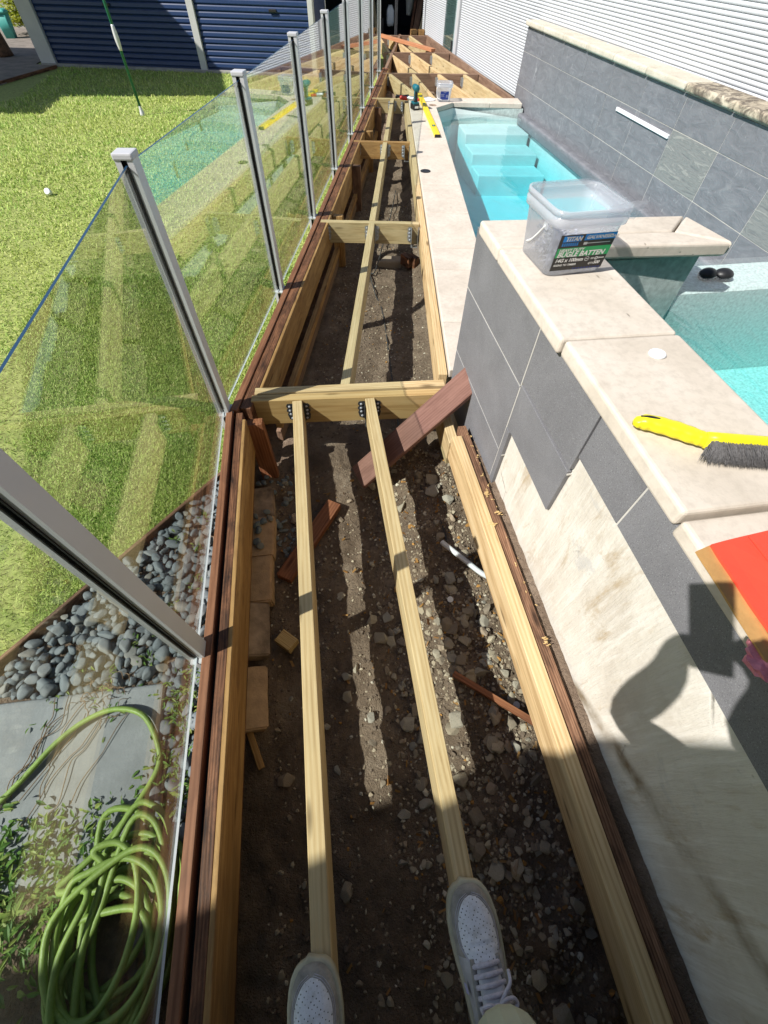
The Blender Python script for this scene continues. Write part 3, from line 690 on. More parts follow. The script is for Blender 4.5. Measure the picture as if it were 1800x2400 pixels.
# ------------------------------------------------------------------ glass pool fence
gf = empty('glass_fence', (-.49, 1.0, 0), 'frameless glass pool fence on grey aluminium posts along the deck edge', 'fence')
PT = .925
posts = [(-.49, -.65), (-.49, .461), (-.485, 1.573)]
pb_ = Vector((-.485, 1.573, 0)); pstep = (Vector((.804, 6.968, 0))-pb_)/5
posts += [tuple((pb_+pstep*i)[:2]) for i in range(1, 8)]
def post_mesh():
    # 50 mm square tube with a dark glazing slot down both sides that face along the fence (local Y)
    h = .025; s_ = .0085; dp = .012
    prof = [(-h, -h), (-s_, -h), (-s_, -h+dp), (s_, -h+dp), (s_, -h), (h, -h), (h, h), (s_, h), (s_, h-dp), (-s_, h-dp), (-s_, h), (-h, h)]
    v = [(x, y, z) for z in (-.19, PT-.012) for x, y in prof]; n_ = len(prof)
    f = [(i, (i+1) % n_, n_+(i+1) % n_, n_+i) for i in range(n_)]
    m_ = mesh('post', v, f); m_.materials.append(MAT['alu']); m_.materials.append(MAT['rubber'])
    for i, p in enumerate(m_.polygons):
        if i in (1, 2, 3, 7, 8, 9): p.material_index = 1
    return m_
pm = post_mesh(); capm = box_mesh(.056, .056, .016, .004, 2); brm = box_mesh(.06, .08, .012, .003)
gaps = box_mesh(.0035, .006, PT-.06, 0)
for i, (x, y) in enumerate(posts):
    if i < 2: a = 0
    elif i == 2: a = -.12
    else: a = -math.atan2(pstep.x, pstep.y)
    mw = T(x-.005, y, 0) @ Matrix.Rotation(a, 4, 'Z')
    p = obj('fence_post', pm, None, gf, mw)
    obj('post_cap', capm, MAT['cap'], p, mw @ T(0, 0, PT-.006)); obj('base_bracket', brm, MAT['alu'], p, mw @ T(.012, 0, -.006))
    for sgn in (-1, 1):
        obj('rubber_gasket', gaps, MAT['rubber'], p, mw @ T(.0065, sgn*.0245, PT/2)); obj('rubber_gasket', gaps, MAT['rubber'], p, mw @ T(-.0065, sgn*.0245, PT/2))
def panel(a, b):
    a = Vector((a[0]-.005, a[1], 0)); b = Vector((b[0]-.005, b[1], 0)); dd = (b-a).normalized(); a = a+dd*.016; b = b-dd*.016
    L_ = (b-a).length; c = (a+b)/2; h = PT-.03
    mw = T(c.x, c.y, h/2+.004) @ Matrix.Rotation(math.atan2(dd.y, dd.x), 4, 'Z')
    # big faces clear, top edge navy, bottom edge coloured as a bright line
    x, y, z = L_/2, .0032, h/2
    m_ = mesh('pane', [(-x, -y, -z), (x, -y, -z), (x, -y, z), (-x, -y, z), (-x, y, -z), (x, y, -z), (x, y, z), (-x, y, z)], [(0, 1, 2, 3), (5, 4, 7, 6), (3, 2, 6, 7), (4, 5, 1, 0)])
    for k_ in ('glass', 'glassedge', 'glasslow'): m_.materials.append(MAT[k_])
    m_.polygons[2].material_index = 1; m_.polygons[3].material_index = 2
    o = obj('glass_panel', m_, None, gf, mw); return o
for a, b in zip(posts[:-1], posts[1:]): panel(a, b)

# ------------------------------------------------------------------ edge bearers under the fence
eb = empty('edge_bearer', (-.44, .4, -.38), 'dark weathered edge beam under the nearest glass panels beside the pebbles', 'beam')
board('edge_batten', (-.4645, -1.6, .004), (-.4645, 1.56, .004), .028, .06, MAT['strip'], eb)
board('weathered_beam', (-.4195, -1.6, -.002), (-.4195, 1.545, -.002), .030, .25, MAT['hard'], eb)
board('backing_strip', (-.4425, -1.6, -.035), (-.4425, 1.55, -.035), .015, .16, MAT['rubber'], eb, bev=0)
board('face_board', (-.3985+.0, -1.6, -.003), (-.3985, 1.50, -.003), .016, .188, MAT['pine_or'], eb, side=0)
eb2 = empty('edge_bearer', (.4, 5, -.38), 'long weathered edge beam under the far glass panels, running to the back', 'beam')
def fl(y, off, z): return (fence_x(y)+off/.972, y, z)
board('edge_batten', fl(1.56, .018, .004), fl(9.3, .018, .004), .034, .06, MAT['strip'], eb2)
board('weathered_beam', fl(1.57, .066, -.002), fl(9.3, .066, -.002), .05, .19, MAT['hard'], eb2)
board('backing_strip', fl(1.57, .038, -.03), fl(9.3, .038, -.03), .008, .05, MAT['rubber'], eb2, bev=0)
for a, b in ((1.66, 4.2), (4.205, 6.7), (6.705, 9.25)): board('face_board', fl(a, .099, -.004), fl(b, .099, -.004), .016, .19, MAT['pine_or'], eb2)
for a, b in ((1.72, 4.4), (4.41, 7.2)):
    board('lower_rail', fl(a, .135, -.235), fl(b, .135, -.235), .035, .045, MAT['pine_or'], eb2); board('lower_rail', fl(a, .125, -.30), fl(b, .125, -.30), .03, .07, MAT['brownface'], eb2)
board('edge_beam', fl(9.3, .05, 0), fl(12.7, .05, 0), .045, .19, MAT['brownface'], eb2)
for i, y in enumerate((3.80, 4.94, 6.05, 7.05)):
    board('stump', fl(y, .15, -.02), fl(y, .15, -.42), .08, .05, MAT['ledger' if i % 2 else 'pine_or'], eb2, upv=FD)
st = board('timber_stump', (-.366, 1.545, -.045), (-.352, 1.50, -.40), .082, .05, MAT['redwood'], upv=(0, 1, 0)); tag(st, 'short red-brown timber stump in the corner below the bend of the fence', 'stump')

# ------------------------------------------------------------------ deck framing
def hanger_mesh():
    bm = bmesh.new()
    def pl(pts, y0, y1):
        vs = [bm.verts.new((x, y0, z)) for x, z in pts]; f_ = bm.faces.new(vs)
        r_ = bmesh.ops.extrude_face_region(bm, geom=[f_]); bmesh.ops.translate(bm, verts=[e for e in r_['geom'] if isinstance(e, bmesh.types.BMVert)], vec=(0, y1-y0, 0))
    for sg in (-1, 1):
        zz = [-.018, -.026, -.034, -.046, -.052, -.064, -.070, -.084, -.092, -.112, -.120]
        xs = [.048, .054, .056, .050, .056, .057, .050, .056, .054, .050, .030]
        pts = [(sg*.0235, -.018)]+[(sg*x, z) for x, z in zip(xs, zz)]+[(sg*.0235, -.128)]
        pl(pts, -.0025, -.0005)
        pts2 = [(sg*.0233, -.022), (sg*.0233, -.130), (sg*.0251, -.130), (sg*.0251, -.022)]
        vs = [bm.verts.new((x, 0, z)) for x, z in pts2]; f_ = bm.faces.new(vs); r_ = bmesh.ops.extrude_face_region(bm, geom=[f_]); bmesh.ops.translate(bm, verts=[e for e in r_['geom'] if isinstance(e, bmesh.types.BMVert)], vec=(0, -.045, 0))
    vs = [bm.verts.new((x, y, -.1425)) for x, y in ((-.025, 0), (.025, 0), (.025, -.045), (-.025, -.045))]; bm.faces.new(vs)
    return from_bm('hanger', bm)
hm = {k: hanger_mesh() for k in ('galv', 'galv_dark')}
screwm = lathe_mesh([(.0, 0), (.0062, 0), (.0058, .0025), (.0035, .004), (.001, .0042)], 10)
screwm.materials.append(MAT['screw'])
def hanger(c, along, parent, kind='galv', screws=True):
    """joist hanger on a beam face; along = joist direction pointing into the beam"""
    y = Vector(along).normalized(); x = y.cross(Vector((0, 0, 1))).normalized(); z = Vector((0, 0, 1))
    mw = Matrix(((x.x, y.x, z.x, c[0]), (x.y, y.y, z.y, c[1]), (x.z, y.z, z.z, c[2]), (0, 0, 0, 1)))
    o = obj('joist_hanger', hm[kind], MAT[kind], parent, mw)
    if screws:
        for sg in (-1, 1):
            for sx_, sz in ((.040, -.034), (.041, -.058), (.040, -.080), (.036, -.106)):
                obj('screw', screwm, None, o, mw @ T(sg*sx_, -.0026, sz) @ Matrix.Rotation(R(90), 4, 'X'))
    return o
d1 = empty('deck_frame', (.05, .5, -.38), 'nearest timber deck bay whose two joists carry the grey and white sneakers', 'deck frame')
j1 = board('joist', (-.1595, -1.5, 0), (-.1555, 1.592, 0), .045, .14, MAT['pine'], d1); j2 = board('joist', (.183, -1.5, 0), (.1865, 1.566, 0), .045, .14, MAT['pine'], d1)
board('edge_joist', (.5325, -1.5, 0), (.5365, 1.262, 0), .045, .14, MAT['pine'], d1)
board('edge_joist', (.532, 1.266, -.045), (.538, 1.535, -.045), .045, .14, MAT['pine2'], d1)
lg = board('ledger', (.5785, -1.5, -.008), (.5785, 1.33, -.008), .037, .19, MAT['ledger'], d1)
A_, B_ = Vector((-.368, 1.632, .004)), Vector((.560, 1.562, .004))
cdir = (B_-A_).normalized(); cnor = Vector((cdir.y, -cdir.x, 0))      # towards the camera
cb1 = board('cross_beam', A_, B_, .045, .145, MAT['amber'], d1); board('cross_beam', A_-cnor*.048+cdir*.012+Vector((0, 0, .004)), B_-cnor*.062+Vector((0, 0, .004)), .045, .145, MAT['pine'], d1)
for xx in (-.1555, .1865):
    t_ = (xx-A_.x)/cdir.x; c = A_+cdir*t_+cnor*.0228; hanger((c.x, c.y, 0), -cnor, d1, 'galv_dark')
d2 = empty('deck_frame', (.6, 4.3, -.38), 'long narrow timber bay with one middle joist between fence and pool coping', 'deck frame')
def cj(y): return .078+(y-1.671)*.2040
def rj(y): return .5685+(y-1.643)*.1487
jd = Vector((.2040, 1, 0)).normalized()
cbs = [((.082, 3.632), (.818, 3.512), 'pine2'), ((.545, 5.60), (1.122, 5.505), 'pine_or'), ((.978, 7.40), (1.43, 7.325), 'pine2')]
yprev = 1.645
for (a, b, m) in cbs:
    a3, b3 = Vector((*a, 0)), Vector((*b, 0)); dd = (b3-a3).normalized(); nn_ = Vector((dd.y, -dd.x, 0))
    board('cross_beam', a3, b3, .045, .14, MAT[m], d2)
    xm = cj((a[1]+b[1])/2); t_ = (xm-a3.x)/dd.x; ym = (a3+dd*t_).y
    board('joist', (cj(yprev+.03), yprev+.03, 0), (cj(ym-.024), ym-.024, 0), .045, .14, MAT['pine2'], d2)
    c = a3+dd*t_+nn_*.0228; hanger((c.x, c.y, 0), -nn_, d2)
    c = a3+dd*.02+nn_*.024; hanger((c.x, c.y, -.003), -nn_, d2); 
    c = b3-dd*.03+nn_*.024; hanger((c.x, c.y, -.003), -nn_, d2)
    yprev = ym
for a, b in ((1.70, 4.3), (4.305, 7.3)): board('edge_joist', (rj(a), a, -.003), (rj(b), b, -.003), .045, .14, MAT['pine' if a < 3 else 'pine2'], d2)
d3 = empty('deck_frame', (2.1, 10, -.4), 'far wide grid of pine joists in front of the white corrugated fence', 'deck frame')
board('cross_beam', (1.33, 8.93, 0), (2.80, 8.775, 0), .045, .19, MAT['brownface'], d3); board('cross_beam', (1.62, 10.68, 0), (2.78, 10.555, 0), .045, .19, MAT['brownface'], d3)
board('cross_beam', (1.86, 12.585, 0), (2.79, 12.50, 0), .045, .19, MAT['brownface'], d3); board('ledger', (2.842, 7.2, .0), (2.80, 12.6, 0), .045, .2, MAT['brownface'], d3)
far = [((1.45, 8.87), (1.62, 7.30)), ((1.805, 8.85), (1.79, 7.27)), ((2.19, 8.81), (2.30, 7.25)), ((2.58, 8.77), (2.695, 7.22)),
       ((1.72, 10.64), (1.862, 8.90)), ((2.11, 10.60), (2.235, 8.86)), ((2.49, 10.56), (2.64, 8.83)),
       ((1.80, 12.56), (1.725, 10.70)), ((2.03, 12.55), (2.12, 10.66)), ((2.435, 12.51), (2.50, 10.62))]
for i, (a, b) in enumerate(far):
    board('joist', (*a, -.003), (*b, -.003), .045, .165, MAT['pine' if i % 3 else 'pine2'], d3)
    dd = Vector((a[0]-b[0], a[1]-b[1], 0)).normalized()
    hanger((a[0], a[1], -.01), dd, d3, 'galv', False)
rp = board('loose_board', (1.80, 12.33, .045), (2.50, 10.62, .045), .09, .04, MAT['orangestrip']); tag(rp, 'long orange board lying diagonally across the far joists', 'board')

# ------------------------------------------------------------------ pebble bed, paver, edging
bed = [(-.44, 1.46), (-1.75, .022), (-1.75, -1.4), (-.44, -1.4)]
pbd = obj('pebble_bed', mesh('bed', [(x, y, LAWN+.004) for x, y in bed], [(0, 1, 2, 3)]), MAT['soil']); tag(pbd, kind='structure')
ed = board('timber_edging', (-.52, 1.373, LAWN+.045), (-1.75, .022, LAWN+.045), .016, .07, MAT['ledger']); tag(ed, 'thin weathered timber edging between the near lawn and the pebbles', 'edging')
def pebble_mesh(seed, ang=.25):
    r_ = random.Random(seed); bm = bmesh.new(); bmesh.ops.create_icosphere(bm, subdivisions=3, radius=1)
    e = (r_.uniform(.95, 1.25), r_.uniform(.66, .9), r_.uniform(.42, .62)); off = Vector((seed*7.1, seed*3.3, 1))
    planes = [(Vector((r_.gauss(0, 1), r_.gauss(0, 1), r_.gauss(0, 1))).normalized(), r_.uniform(.5, .82)) for _ in range(9)]
    for v_ in bm.verts:
        c_ = v_.co.copy()
        for n_, q in planes:
            dd = c_.dot(n_)
            if dd > q: c_ -= n_*(dd-q)*.86
        c_ *= 1+ang*.55*noise.noise(c_*1.1+off)
        v_.co = Vector((c_.x*e[0], c_.y*e[1], c_.z*e[2]))
    m_ = from_bm('pebble', bm); m_.materials.append(MAT['pebble'])
    for p in m_.polygons: p.use_smooth = True
    return m_
pms = [pebble_mesh(i+1) for i in range(16)]
paver_poly = [(-1.55, .455), (-.665, .437), (-.648, .12), (-.66, -.06), (-1.5, -.05)]
pv = prism('stepping_stone', paver_poly, LAWN-.02, LAWN+.03, MAT['paver'], None, .012, 3); tag(pv, 'large pale grey stone paver under the garden hose', 'paver')
cand = []
def try_peb(x, y, r_, lay):
    cand.append((x, y, r_, lay))
pts = []
tries = 0
while len(pts) < 298 and tries < 40000:
    tries += 1
    x = random.uniform(-1.52, -.508); y = random.uniform(-.1, 1.36)
    exx = -.569+(y-1.319)*(.672/.738)
    r_ = random.uniform(.020, .033) if random.random() < .7 else random.uniform(.014, .02)
    if x < exx+.03: continue
    if y < .46 and x < -.655+ (0.0 if y > .1 else .03): continue
    if y < .1 and len([1 for p in pts if p[1] < .1]) > 25: continue
    if any((p[0]-x)**2+(p[1]-y)**2 < (.56*(p[2]+r_))**2 for p in pts): continue
    pts.append((x, y, r_))
for x, y, r_ in pts:
    dens = sum(1 for p in pts if (p[0]-x)**2+(p[1]-y)**2 < .05**2)
    mw = T(x, y, LAWN+.006+r_*.42+random.uniform(0, .018)) @ Matrix.Rotation(random.uniform(0, 6.28), 4, 'Z') @ Matrix.Rotation(random.uniform(-.35, .35), 4, 'X') @ Matrix.Rotation(random.uniform(-.3, .3), 4, 'Y') @ Matrix.Diagonal((r_, r_, r_*random.uniform(.85, 1.15), 1))
    obj('pebble', random.choice(pms), None, pbd, mw)
# under layer of small pebbles too many and too hidden to pick apart
mats_ = []
for _ in range(2600):
    x = random.uniform(-1.55, -.46); y = random.uniform(-.3, 1.36)
    if x < -.569+(y-1.319)*.9106+.02 or (y < .45 and x < -.66): continue
    r_ = random.uniform(.010, .022)
    mats_.append(T(x, y, LAWN+.004+r_*.3) @ Matrix.Rotation(random.uniform(0, 6), 4, 'Z') @ Matrix.Diagonal((1.2*r_, .85*r_, .6*r_, 1)))
m_ = scatter_mesh(mats_); m_.materials.append(MAT['pebble'])
for p in m_.polygons: p.use_smooth = True
tag(obj('pebble_fill', m_, None, pbd), kind='stuff')
# river stones that spilled under the edge beam
for i in range(46):
    x = random.uniform(-.41, -.245); y = random.uniform(.98, 1.44); r_ = random.uniform(.010, .021)
    obj('pebble', random.choice(pms), None, soil, T(x, y, soil_z(x, y)+r_*.35+(.02 if x < -.36 else 0)) @ Matrix.Rotation(random.uniform(0, 6.28), 4, 'Z') @ Matrix.Rotation(random.uniform(-.4, .4), 4, 'X') @ Matrix.Diagonal((r_, r_, r_, 1)))

# ------------------------------------------------------------------ rubble on the soil
def rock_mesh(seed):
    r_ = random.Random(seed+100); bm = bmesh.new()
    e = (1, r_.uniform(.6, .95), r_.uniform(.35, .75))
    for _ in range(16):
        v_ = Vector((r_.gauss(0, 1), r_.gauss(0, 1), r_.gauss(0, 1))).normalized()*r_.uniform(.85, 1)
        bm.verts.new((v_.x*e[0], v_.y*e[1], v_.z*e[2]))
    bmesh.ops.convex_hull(bm, input=bm.verts[:])
    bmesh.ops.delete(bm, geom=[v_ for v_ in bm.verts if not v_.link_faces], context='VERTS')
    bmesh.ops.bevel(bm, geom=bm.edges[:], offset=.035, segments=1, affect='EDGES')
    m_ = from_bm('rock', bm); m_.materials.append(MAT['rock']); return m_
rms = [rock_mesh(i) for i in range(12)]
nr = 0
while nr < 265:
    y = random.uniform(-.55, 1.45); x = random.uniform(-.30, .565)
    wgt = max(.05, min(1, (x-.0)/.3))*(1 if y < .62 else .35)
    if x < .02: wgt = .07
    if random.random() > wgt: continue
    r_ = random.choice((random.uniform(.010, .016), random.uniform(.015, .026), random.uniform(.022, .038)))
    obj('rock', random.choice(rms), None, soil, T(x, y, soil_z(x, y)+r_*.2) @ Matrix.Rotation(random.uniform(0, 6.28), 4, 'Z') @ Matrix.Rotation(random.uniform(-.5, .5), 4, 'X') @ Matrix.Diagonal((r_, r_, r_, 1))); nr += 1
for px_, py_, z_, r_ in ((961, 1690, -.30, .036), (1070, 1686, -.30, .042), (993, 1835, -.29, .026), (1052, 1507, -.3, .032), (1082, 1547, -.3, .036), (1130, 1580, -.29, .034), (1090, 1444, -.29, .03), (1050, 1170, -.29, .038), (1062, 1085, -.29, .05), (1010, 1125, -.31, .045), (1012, 1160, -.31, .045), (985, 1420, -.3, .03), (870, 1680, -.36, .022), (910, 1660, -.35, .02), (1140, 1535, -.28, .026), (1045, 1290, -.30, .03), (1085, 1300, -.29, .03)):
    p = gp(px_, py_, z_)
    o = obj('rock', random.choice(rms), None, soil, T(p.x, p.y, soil_z(p.x, p.y)+r_*.25) @ Matrix.Rotation(random.uniform(0, 6.28), 4, 'Z') @ Matrix.Diagonal((r_, r_, r_*.8, 1)))
mats_ = []
for _ in range(16000):
    y = random.uniform(-.75, 1.5) if random.random() < .72 else random.uniform(1.7, 5.0)
    x = random.uniform(-.36, .565) if y < 1.6 else random.uniform(fence_x(y)+.2, cop_x(y)-.03)
    if y < 1.6 and random.random() > max(.22, min(1, (x+.05)/.3)): continue
    r_ = random.choice((random.uniform(.0022, .006), random.uniform(.004, .0095)))
    mt_ = T(x, y, soil_z(x, y)+r_*.3) @ Matrix.Rotation(random.uniform(0, 6), 4, 'Z') @ Matrix.Rotation(random.uniform(-1, 1), 4, 'X') @ Matrix.Diagonal((r_, r_*random.uniform(.5, 1), r_*random.uniform(.3, .8), 1))
    mats_.append(mt_)
tag(obj('gravel', scatter_mesh(mats_, 0), MAT['gravel'], soil), kind='stuff')
tv_all = []
V3 = []; F3 = []
for _ in range(3600):
    y = random.uniform(-.6, 1.5); x = random.uniform(-.33, .57)
    if random.random() > max(.10, min(1, (x-.02)/.28))*(1 if y < .75 else .5): continue
    r_ = random.choice((random.uniform(.005, .009), random.uniform(.007, .016)))
    m_ = random.choice(rms); M_ = T(x, y, soil_z(x, y)+r_*.25) @ Matrix.Rotation(random.uniform(0, 6.28), 4, 'Z') @ Matrix.Rotation(random.uniform(-.8, .8), 4, 'X') @ Matrix.Diagonal((r_, r_, r_, 1))
    b_ = len(V3); V3 += [tuple(M_ @ v_.co) for v_ in m_.vertices]; F3 += [tuple(b_+i for i in p.vertices) for p in m_.polygons]
tag(obj('rubble', mesh('rubble', V3, F3), MAT['gravel'], soil), kind='stuff')
# dry chips, bark and leaf scraps
v = []; f = []
for _ in range(420):
    y = random.uniform(-.7, 1.5); x = random.uniform(-.3, .57)
    if random.random() > max(.25, min(1, (x+.1)/.4)): continue
    a_ = random.uniform(0, 6.28); l_ = random.uniform(.005, .013); w_ = l_*random.uniform(.25, .6); z_ = soil_z(x, y)+random.uniform(.004, .012)
    c_, s_ = math.cos(a_), math.sin(a_); b_ = len(v); t1, t2 = random.uniform(-.006, .006), random.uniform(-.006, .006)
    v += [(x-c_*l_+s_*w_, y-s_*l_-c_*w_, z_+t1), (x+c_*l_+s_*w_*.5, y+s_*l_-c_*w_*.5, z_+t2), (x+c_*l_*1.2-s_*w_, y+s_*l_*1.2+c_*w_, z_-t1), (x-c_*l_-s_*w_*.6, y-s_*l_+c_*w_*.6, z_-t2)]
    f.append((b_, b_+1, b_+2, b_+3))
chips = leaf_mat('dry_chips', (.34, .16, .05), (.46, .26, .09), (.20, .09, .04))
tag(obj('bark_chips', mesh('chips', v, f), chips, soil), kind='stuff')
# sawdust curls on the old ledger
mats_ = []
for _ in range(70):
    y = random.uniform(.35, 1.3)**1.0; x = .594+random.uniform(-.014, .012)
    if random.random() > (.3+.7*(y > .9)): continue
    r_ = random.uniform(.0015, .0035); mats_.append(T(x, y, -.0035) @ Matrix.Rotation(random.uniform(0, 6), 4, 'Z') @ Matrix.Diagonal((1.8*r_, .7*r_, .5*r_, 1)))
for cx_, cy_ in ((.553, .79), (.588, .335), (.575, .93), (.593, .84)):
    for _ in range(16): mats_.append(T(cx_+random.gauss(0, .006), cy_+random.gauss(0, .008), .001) @ Matrix.Diagonal((.0055, .002, .0016, 1)))
tag(obj('sawdust', scatter_mesh(mats_, 0), MAT['pine_end']), 'pale sawdust crumbs scattered on the old ledger', 'sawdust', kind='stuff')
# ------------------------------------------------------------------ loose timber, bricks and bits under the frame
lp_ = board('leaning_plank', (.668, 1.482, .172), (.085, 1.312, -.27), .14, .026, MAT['merbau'], bev=.004); tag(lp_, 'red-brown decking plank leaning up against the charcoal spa wall', 'plank')
bb = board('fallen_board', (-.292, .855, -.345), (-.038, 1.235, -.345), .072, .035, MAT['redwood']); tag(bb, 'orange-brown board lying on the soil under the left joist', 'board')
oc = box('pine_offcut', (-.281, .572, -.35), (.075, .055, .045), MAT['pine_end'], rz=R(-42)); tag(oc, 'small yellow pine offcut block on the dark soil', 'offcut')
bt = board('thin_batten', (.33, .338, -.262), (.575, .128, -.245), .022, .018, MAT['redwood']); tag(bt, 'thin brown batten lying across the rubble by the edge joist', 'batten')
sp_ = board('timber_splinter', (-.43, .30, -.35), (-.375, .15, -.36), .022, .01, MAT['pine_or']); tag(sp_, 'orange timber splinter leaning against the foot of the near edge beam', 'splinter')
for (c, nm) in (((.392, .627), 'white plastic disc lying on rubble beside the mid joist'), ((.533, .206), 'white plastic disc near the thin brown batten')):
    o = obj('plastic_disc', lathe_mesh([(.002, 0), (.012, 0), (.0125, .002), (.002, .0025)], 20), MAT['white_pl'], None, T(c[0], c[1], soil_z(*c)+.014) @ Matrix.Rotation(.25, 4, 'X')); tag(o, nm, 'disc')
def brick_mesh(seed):
    r_ = random.Random(seed); bm = bmesh.new(); bmesh.ops.create_cube(bm, size=1); bmesh.ops.scale(bm, vec=(.105, .218, .07), verts=bm.verts)
    bmesh.ops.subdivide_edges(bm, edges=bm.edges[:], cuts=3, use_grid_fill=True)
    bmesh.ops.bevel(bm, geom=[e for e in bm.edges if len(e.link_faces) == 2 and e.calc_face_angle(0) > .5], offset=.006, segments=2, affect='EDGES')
    for v_ in bm.verts: v_.co += Vector((noise.noise(v_.co*30+Vector((seed, 0, 0))), noise.noise(v_.co*30+Vector((0, seed, 0))), noise.noise(v_.co*30+Vector((0, 0, seed)))))*.0022
    m_ = from_bm('brick', bm); return m_
for i, (x, y, z, rz, rx, m, lab) in enumerate((
        (-.385, 1.255, -.365, .05, 0, 'brick_d', 'half buried brick under the pile of river stones by the stump'),
        (-.380, 1.065, -.35, -.02, 0, 'brick', 'tan brick with mortar and pebbles on its upper end'),
        (-.388, .850, -.35, .0, 0, 'brick', 'clean orange tan brick spotted with dark specks'),
        (-.405, .630, -.345, .02, .35, 'brick_d', 'sooty tilted brick next to the pine offcut'),
        (-.41, .375, -.35, .02, .3, 'brick', 'tilted orange brick nearest the sneakers under the edge beam'))):
    o = obj('brick', brick_mesh(i+1), MAT[m], None, T(x, y, z) @ Matrix.Rotation(rz, 4, 'Z') @ Matrix.Rotation(rx, 4, 'Y')); tag(o, lab, 'brick', 'bricks under the edge beam')
for x, y in ((-.40, 1.12), (-.37, 1.14), (-.395, 1.09), (-.345, 1.15), (-.40, 1.03), (-.385, 1.005), (-.41, 1.17), (-.36, 1.19)):
    obj('pebble', random.choice(pms), None, soil, T(x, y, -.305) @ Matrix.Rotation(random.uniform(0, 6), 4, 'Z') @ Matrix.Diagonal((.02, .02, .02, 1)))
blk = [((.735, 3.665), (.785, 3.57)), ((.79, 3.645), (.835, 3.56))]
for i, (a, b) in enumerate(blk):
    o = board('timber_block', (*a, -.27), (*b, -.27), .05, .08, MAT['hard']); tag(o, ('dark timber block on the soil below the second cross beam, left of two', 'dark timber block against the coping below the second cross beam, right of two')[i], 'block')
cx = gp(650+960/3.687, 450+600/3.687, -.36)
rk = prism('sandstone_slab', [(cx.x-.10, cx.y-.05), (cx.x+.10, cx.y-.07), (cx.x+.12, cx.y+.04), (cx.x-.02, cx.y+.06)], -.40, -.335, MAT['rock'], None, .012); tag(rk, 'pale broken stone slab in the narrow bay before the second cross beam', 'stone')
wb = obj('ball', lathe_mesh([(.001, -.02), (.012, -.017), (.019, -.008), (.021, 0), (.019, .008), (.012, .017), (.001, .02)], 20), MAT['white_pl'], None, T(.005, 3.45, -.345), smooth=True); tag(wb, 'small dull white ball on the soil beside the lower rail', 'ball')
# conduit and cable
cd = tube('conduit', [(.414, .885, -.262), (.445, .835, -.252), (.495, .765, -.248), (.545, .705, -.252), (.60, .672, -.262), (.63, .665, -.27)], .0115, MAT['conduit'], n=14); tag(cd, 'short bent white plastic conduit sticking out of the rubble', 'conduit')
cpts = [(.425, .872, -.262), (.443, .905, -.285), (.445, .99, -.292), (.424, 1.09, -.30), (.397, 1.19, -.31), (.40, 1.33, -.335), (.36, 1.55, -.36)]
yy = 1.8
for q in ((1019, 890), (1013, 855), (910+40, 810), (900, 740), (880, 690), (868, 640)):
    g_ = gp(q[0], q[1], -.36) if q[0] < 945 else None
    if g_ is not None: cpts.append((g_.x, g_.y, soil_z(g_.x, g_.y)+.012))
cpts += [(.50, 3.6, -.35), (.78, 4.6, -.34), (.95, 5.3, -.35)]
cb_ = tube('electric_cable', cpts, .0045, MAT['cable'], n=8); tag(cb_, 'thin grey electric cable running along the soil from the white conduit', 'cable')

# ------------------------------------------------------------------ garden hose and weeds
hp = [(-1.75, -.30, -.17), (-1.4, -.1, -.172), (-1.09, .15, -.174), (-.96, .295, -.172), (-.873, .353, -.170), (-.79, .368, -.17), (-.707, .335, -.17), (-.652, .248, -.175), (-.644, .18, -.18), (-.691, .09, -.17), (-.752, .01, -.15), (-.835, -.062, -.14)]
r0 = random.Random(11)
cxh, cyh = -.685, -.155
ang = 2.6
for lp2 in range(16):
    ra, rb = r0.uniform(.085, .165), r0.uniform(.13, .23); ox, oy = r0.uniform(-.035, .035), r0.uniform(-.10, .04); til = r0.uniform(-.65, .3)
    for k in range(10):
        t_ = ang+k*2*math.pi/10; ex_, ey_ = ra*math.cos(t_), rb*math.sin(t_)
        x = cxh+ox+ex_*math.cos(til)-ey_*math.sin(til); y = cyh+oy+ex_*math.sin(til)+ey_*math.cos(til)
        hp.append((min(x, -.512), y, -.200+.0062*(15-lp2)+.006*math.sin(k*1.3+lp2)))
hs = tube('garden_hose', hp, .0086, MAT['hose'], n=10, sm=6); tag(hs, 'lime green garden hose looped over the paver and coiled beside the edge beam', 'hose')
def leaf_cloud(name, centre, spread, nl, ls, m, stems=True, flat=.5, seed=1, parent=None):
    r_ = random.Random(seed); v = []; f = []
    for _ in range(nl):
        p = Vector((r_.gauss(0, spread[0]), r_.gauss(0, spread[1]), abs(r_.gauss(0, spread[2]))))
        l_ = ls*r_.uniform(.6, 1.3); w_ = l_*r_.uniform(.10, .17); a_ = r_.uniform(0, 6.28); e_ = r_.uniform(-.2, .9)
        dd = Vector((math.cos(a_)*math.cos(e_), math.sin(a_)*math.cos(e_), math.sin(e_)*flat)); s_ = Vector((-math.sin(a_), math.cos(a_), r_.uniform(-.4, .4)))*w_
        b_ = len(v); q = Vector(centre)+p; up_ = Vector((0, 0, l_*.12))
        s2 = s_*.8; v += [q, q+dd*l_*.35+s_+up_, q+dd*l_*.35-s_+up_, q+dd*l_*.7+s2+up_*.8, q+dd*l_*.7-s2+up_*.8, q+dd*l_-up_*.8, q+dd*l_*.35+up_*.4, q+dd*l_*.7+up_*.2]
        f += [(b_, b_+1, b_+6), (b_, b_+6, b_+2), (b_+1, b_+3, b_+7, b_+6), (b_+6, b_+7, b_+4, b_+2), (b_+3, b_+5, b_+7), (b_+7, b_+5, b_+4)]
    o = obj(name, mesh(name, v, f), m, parent); return o
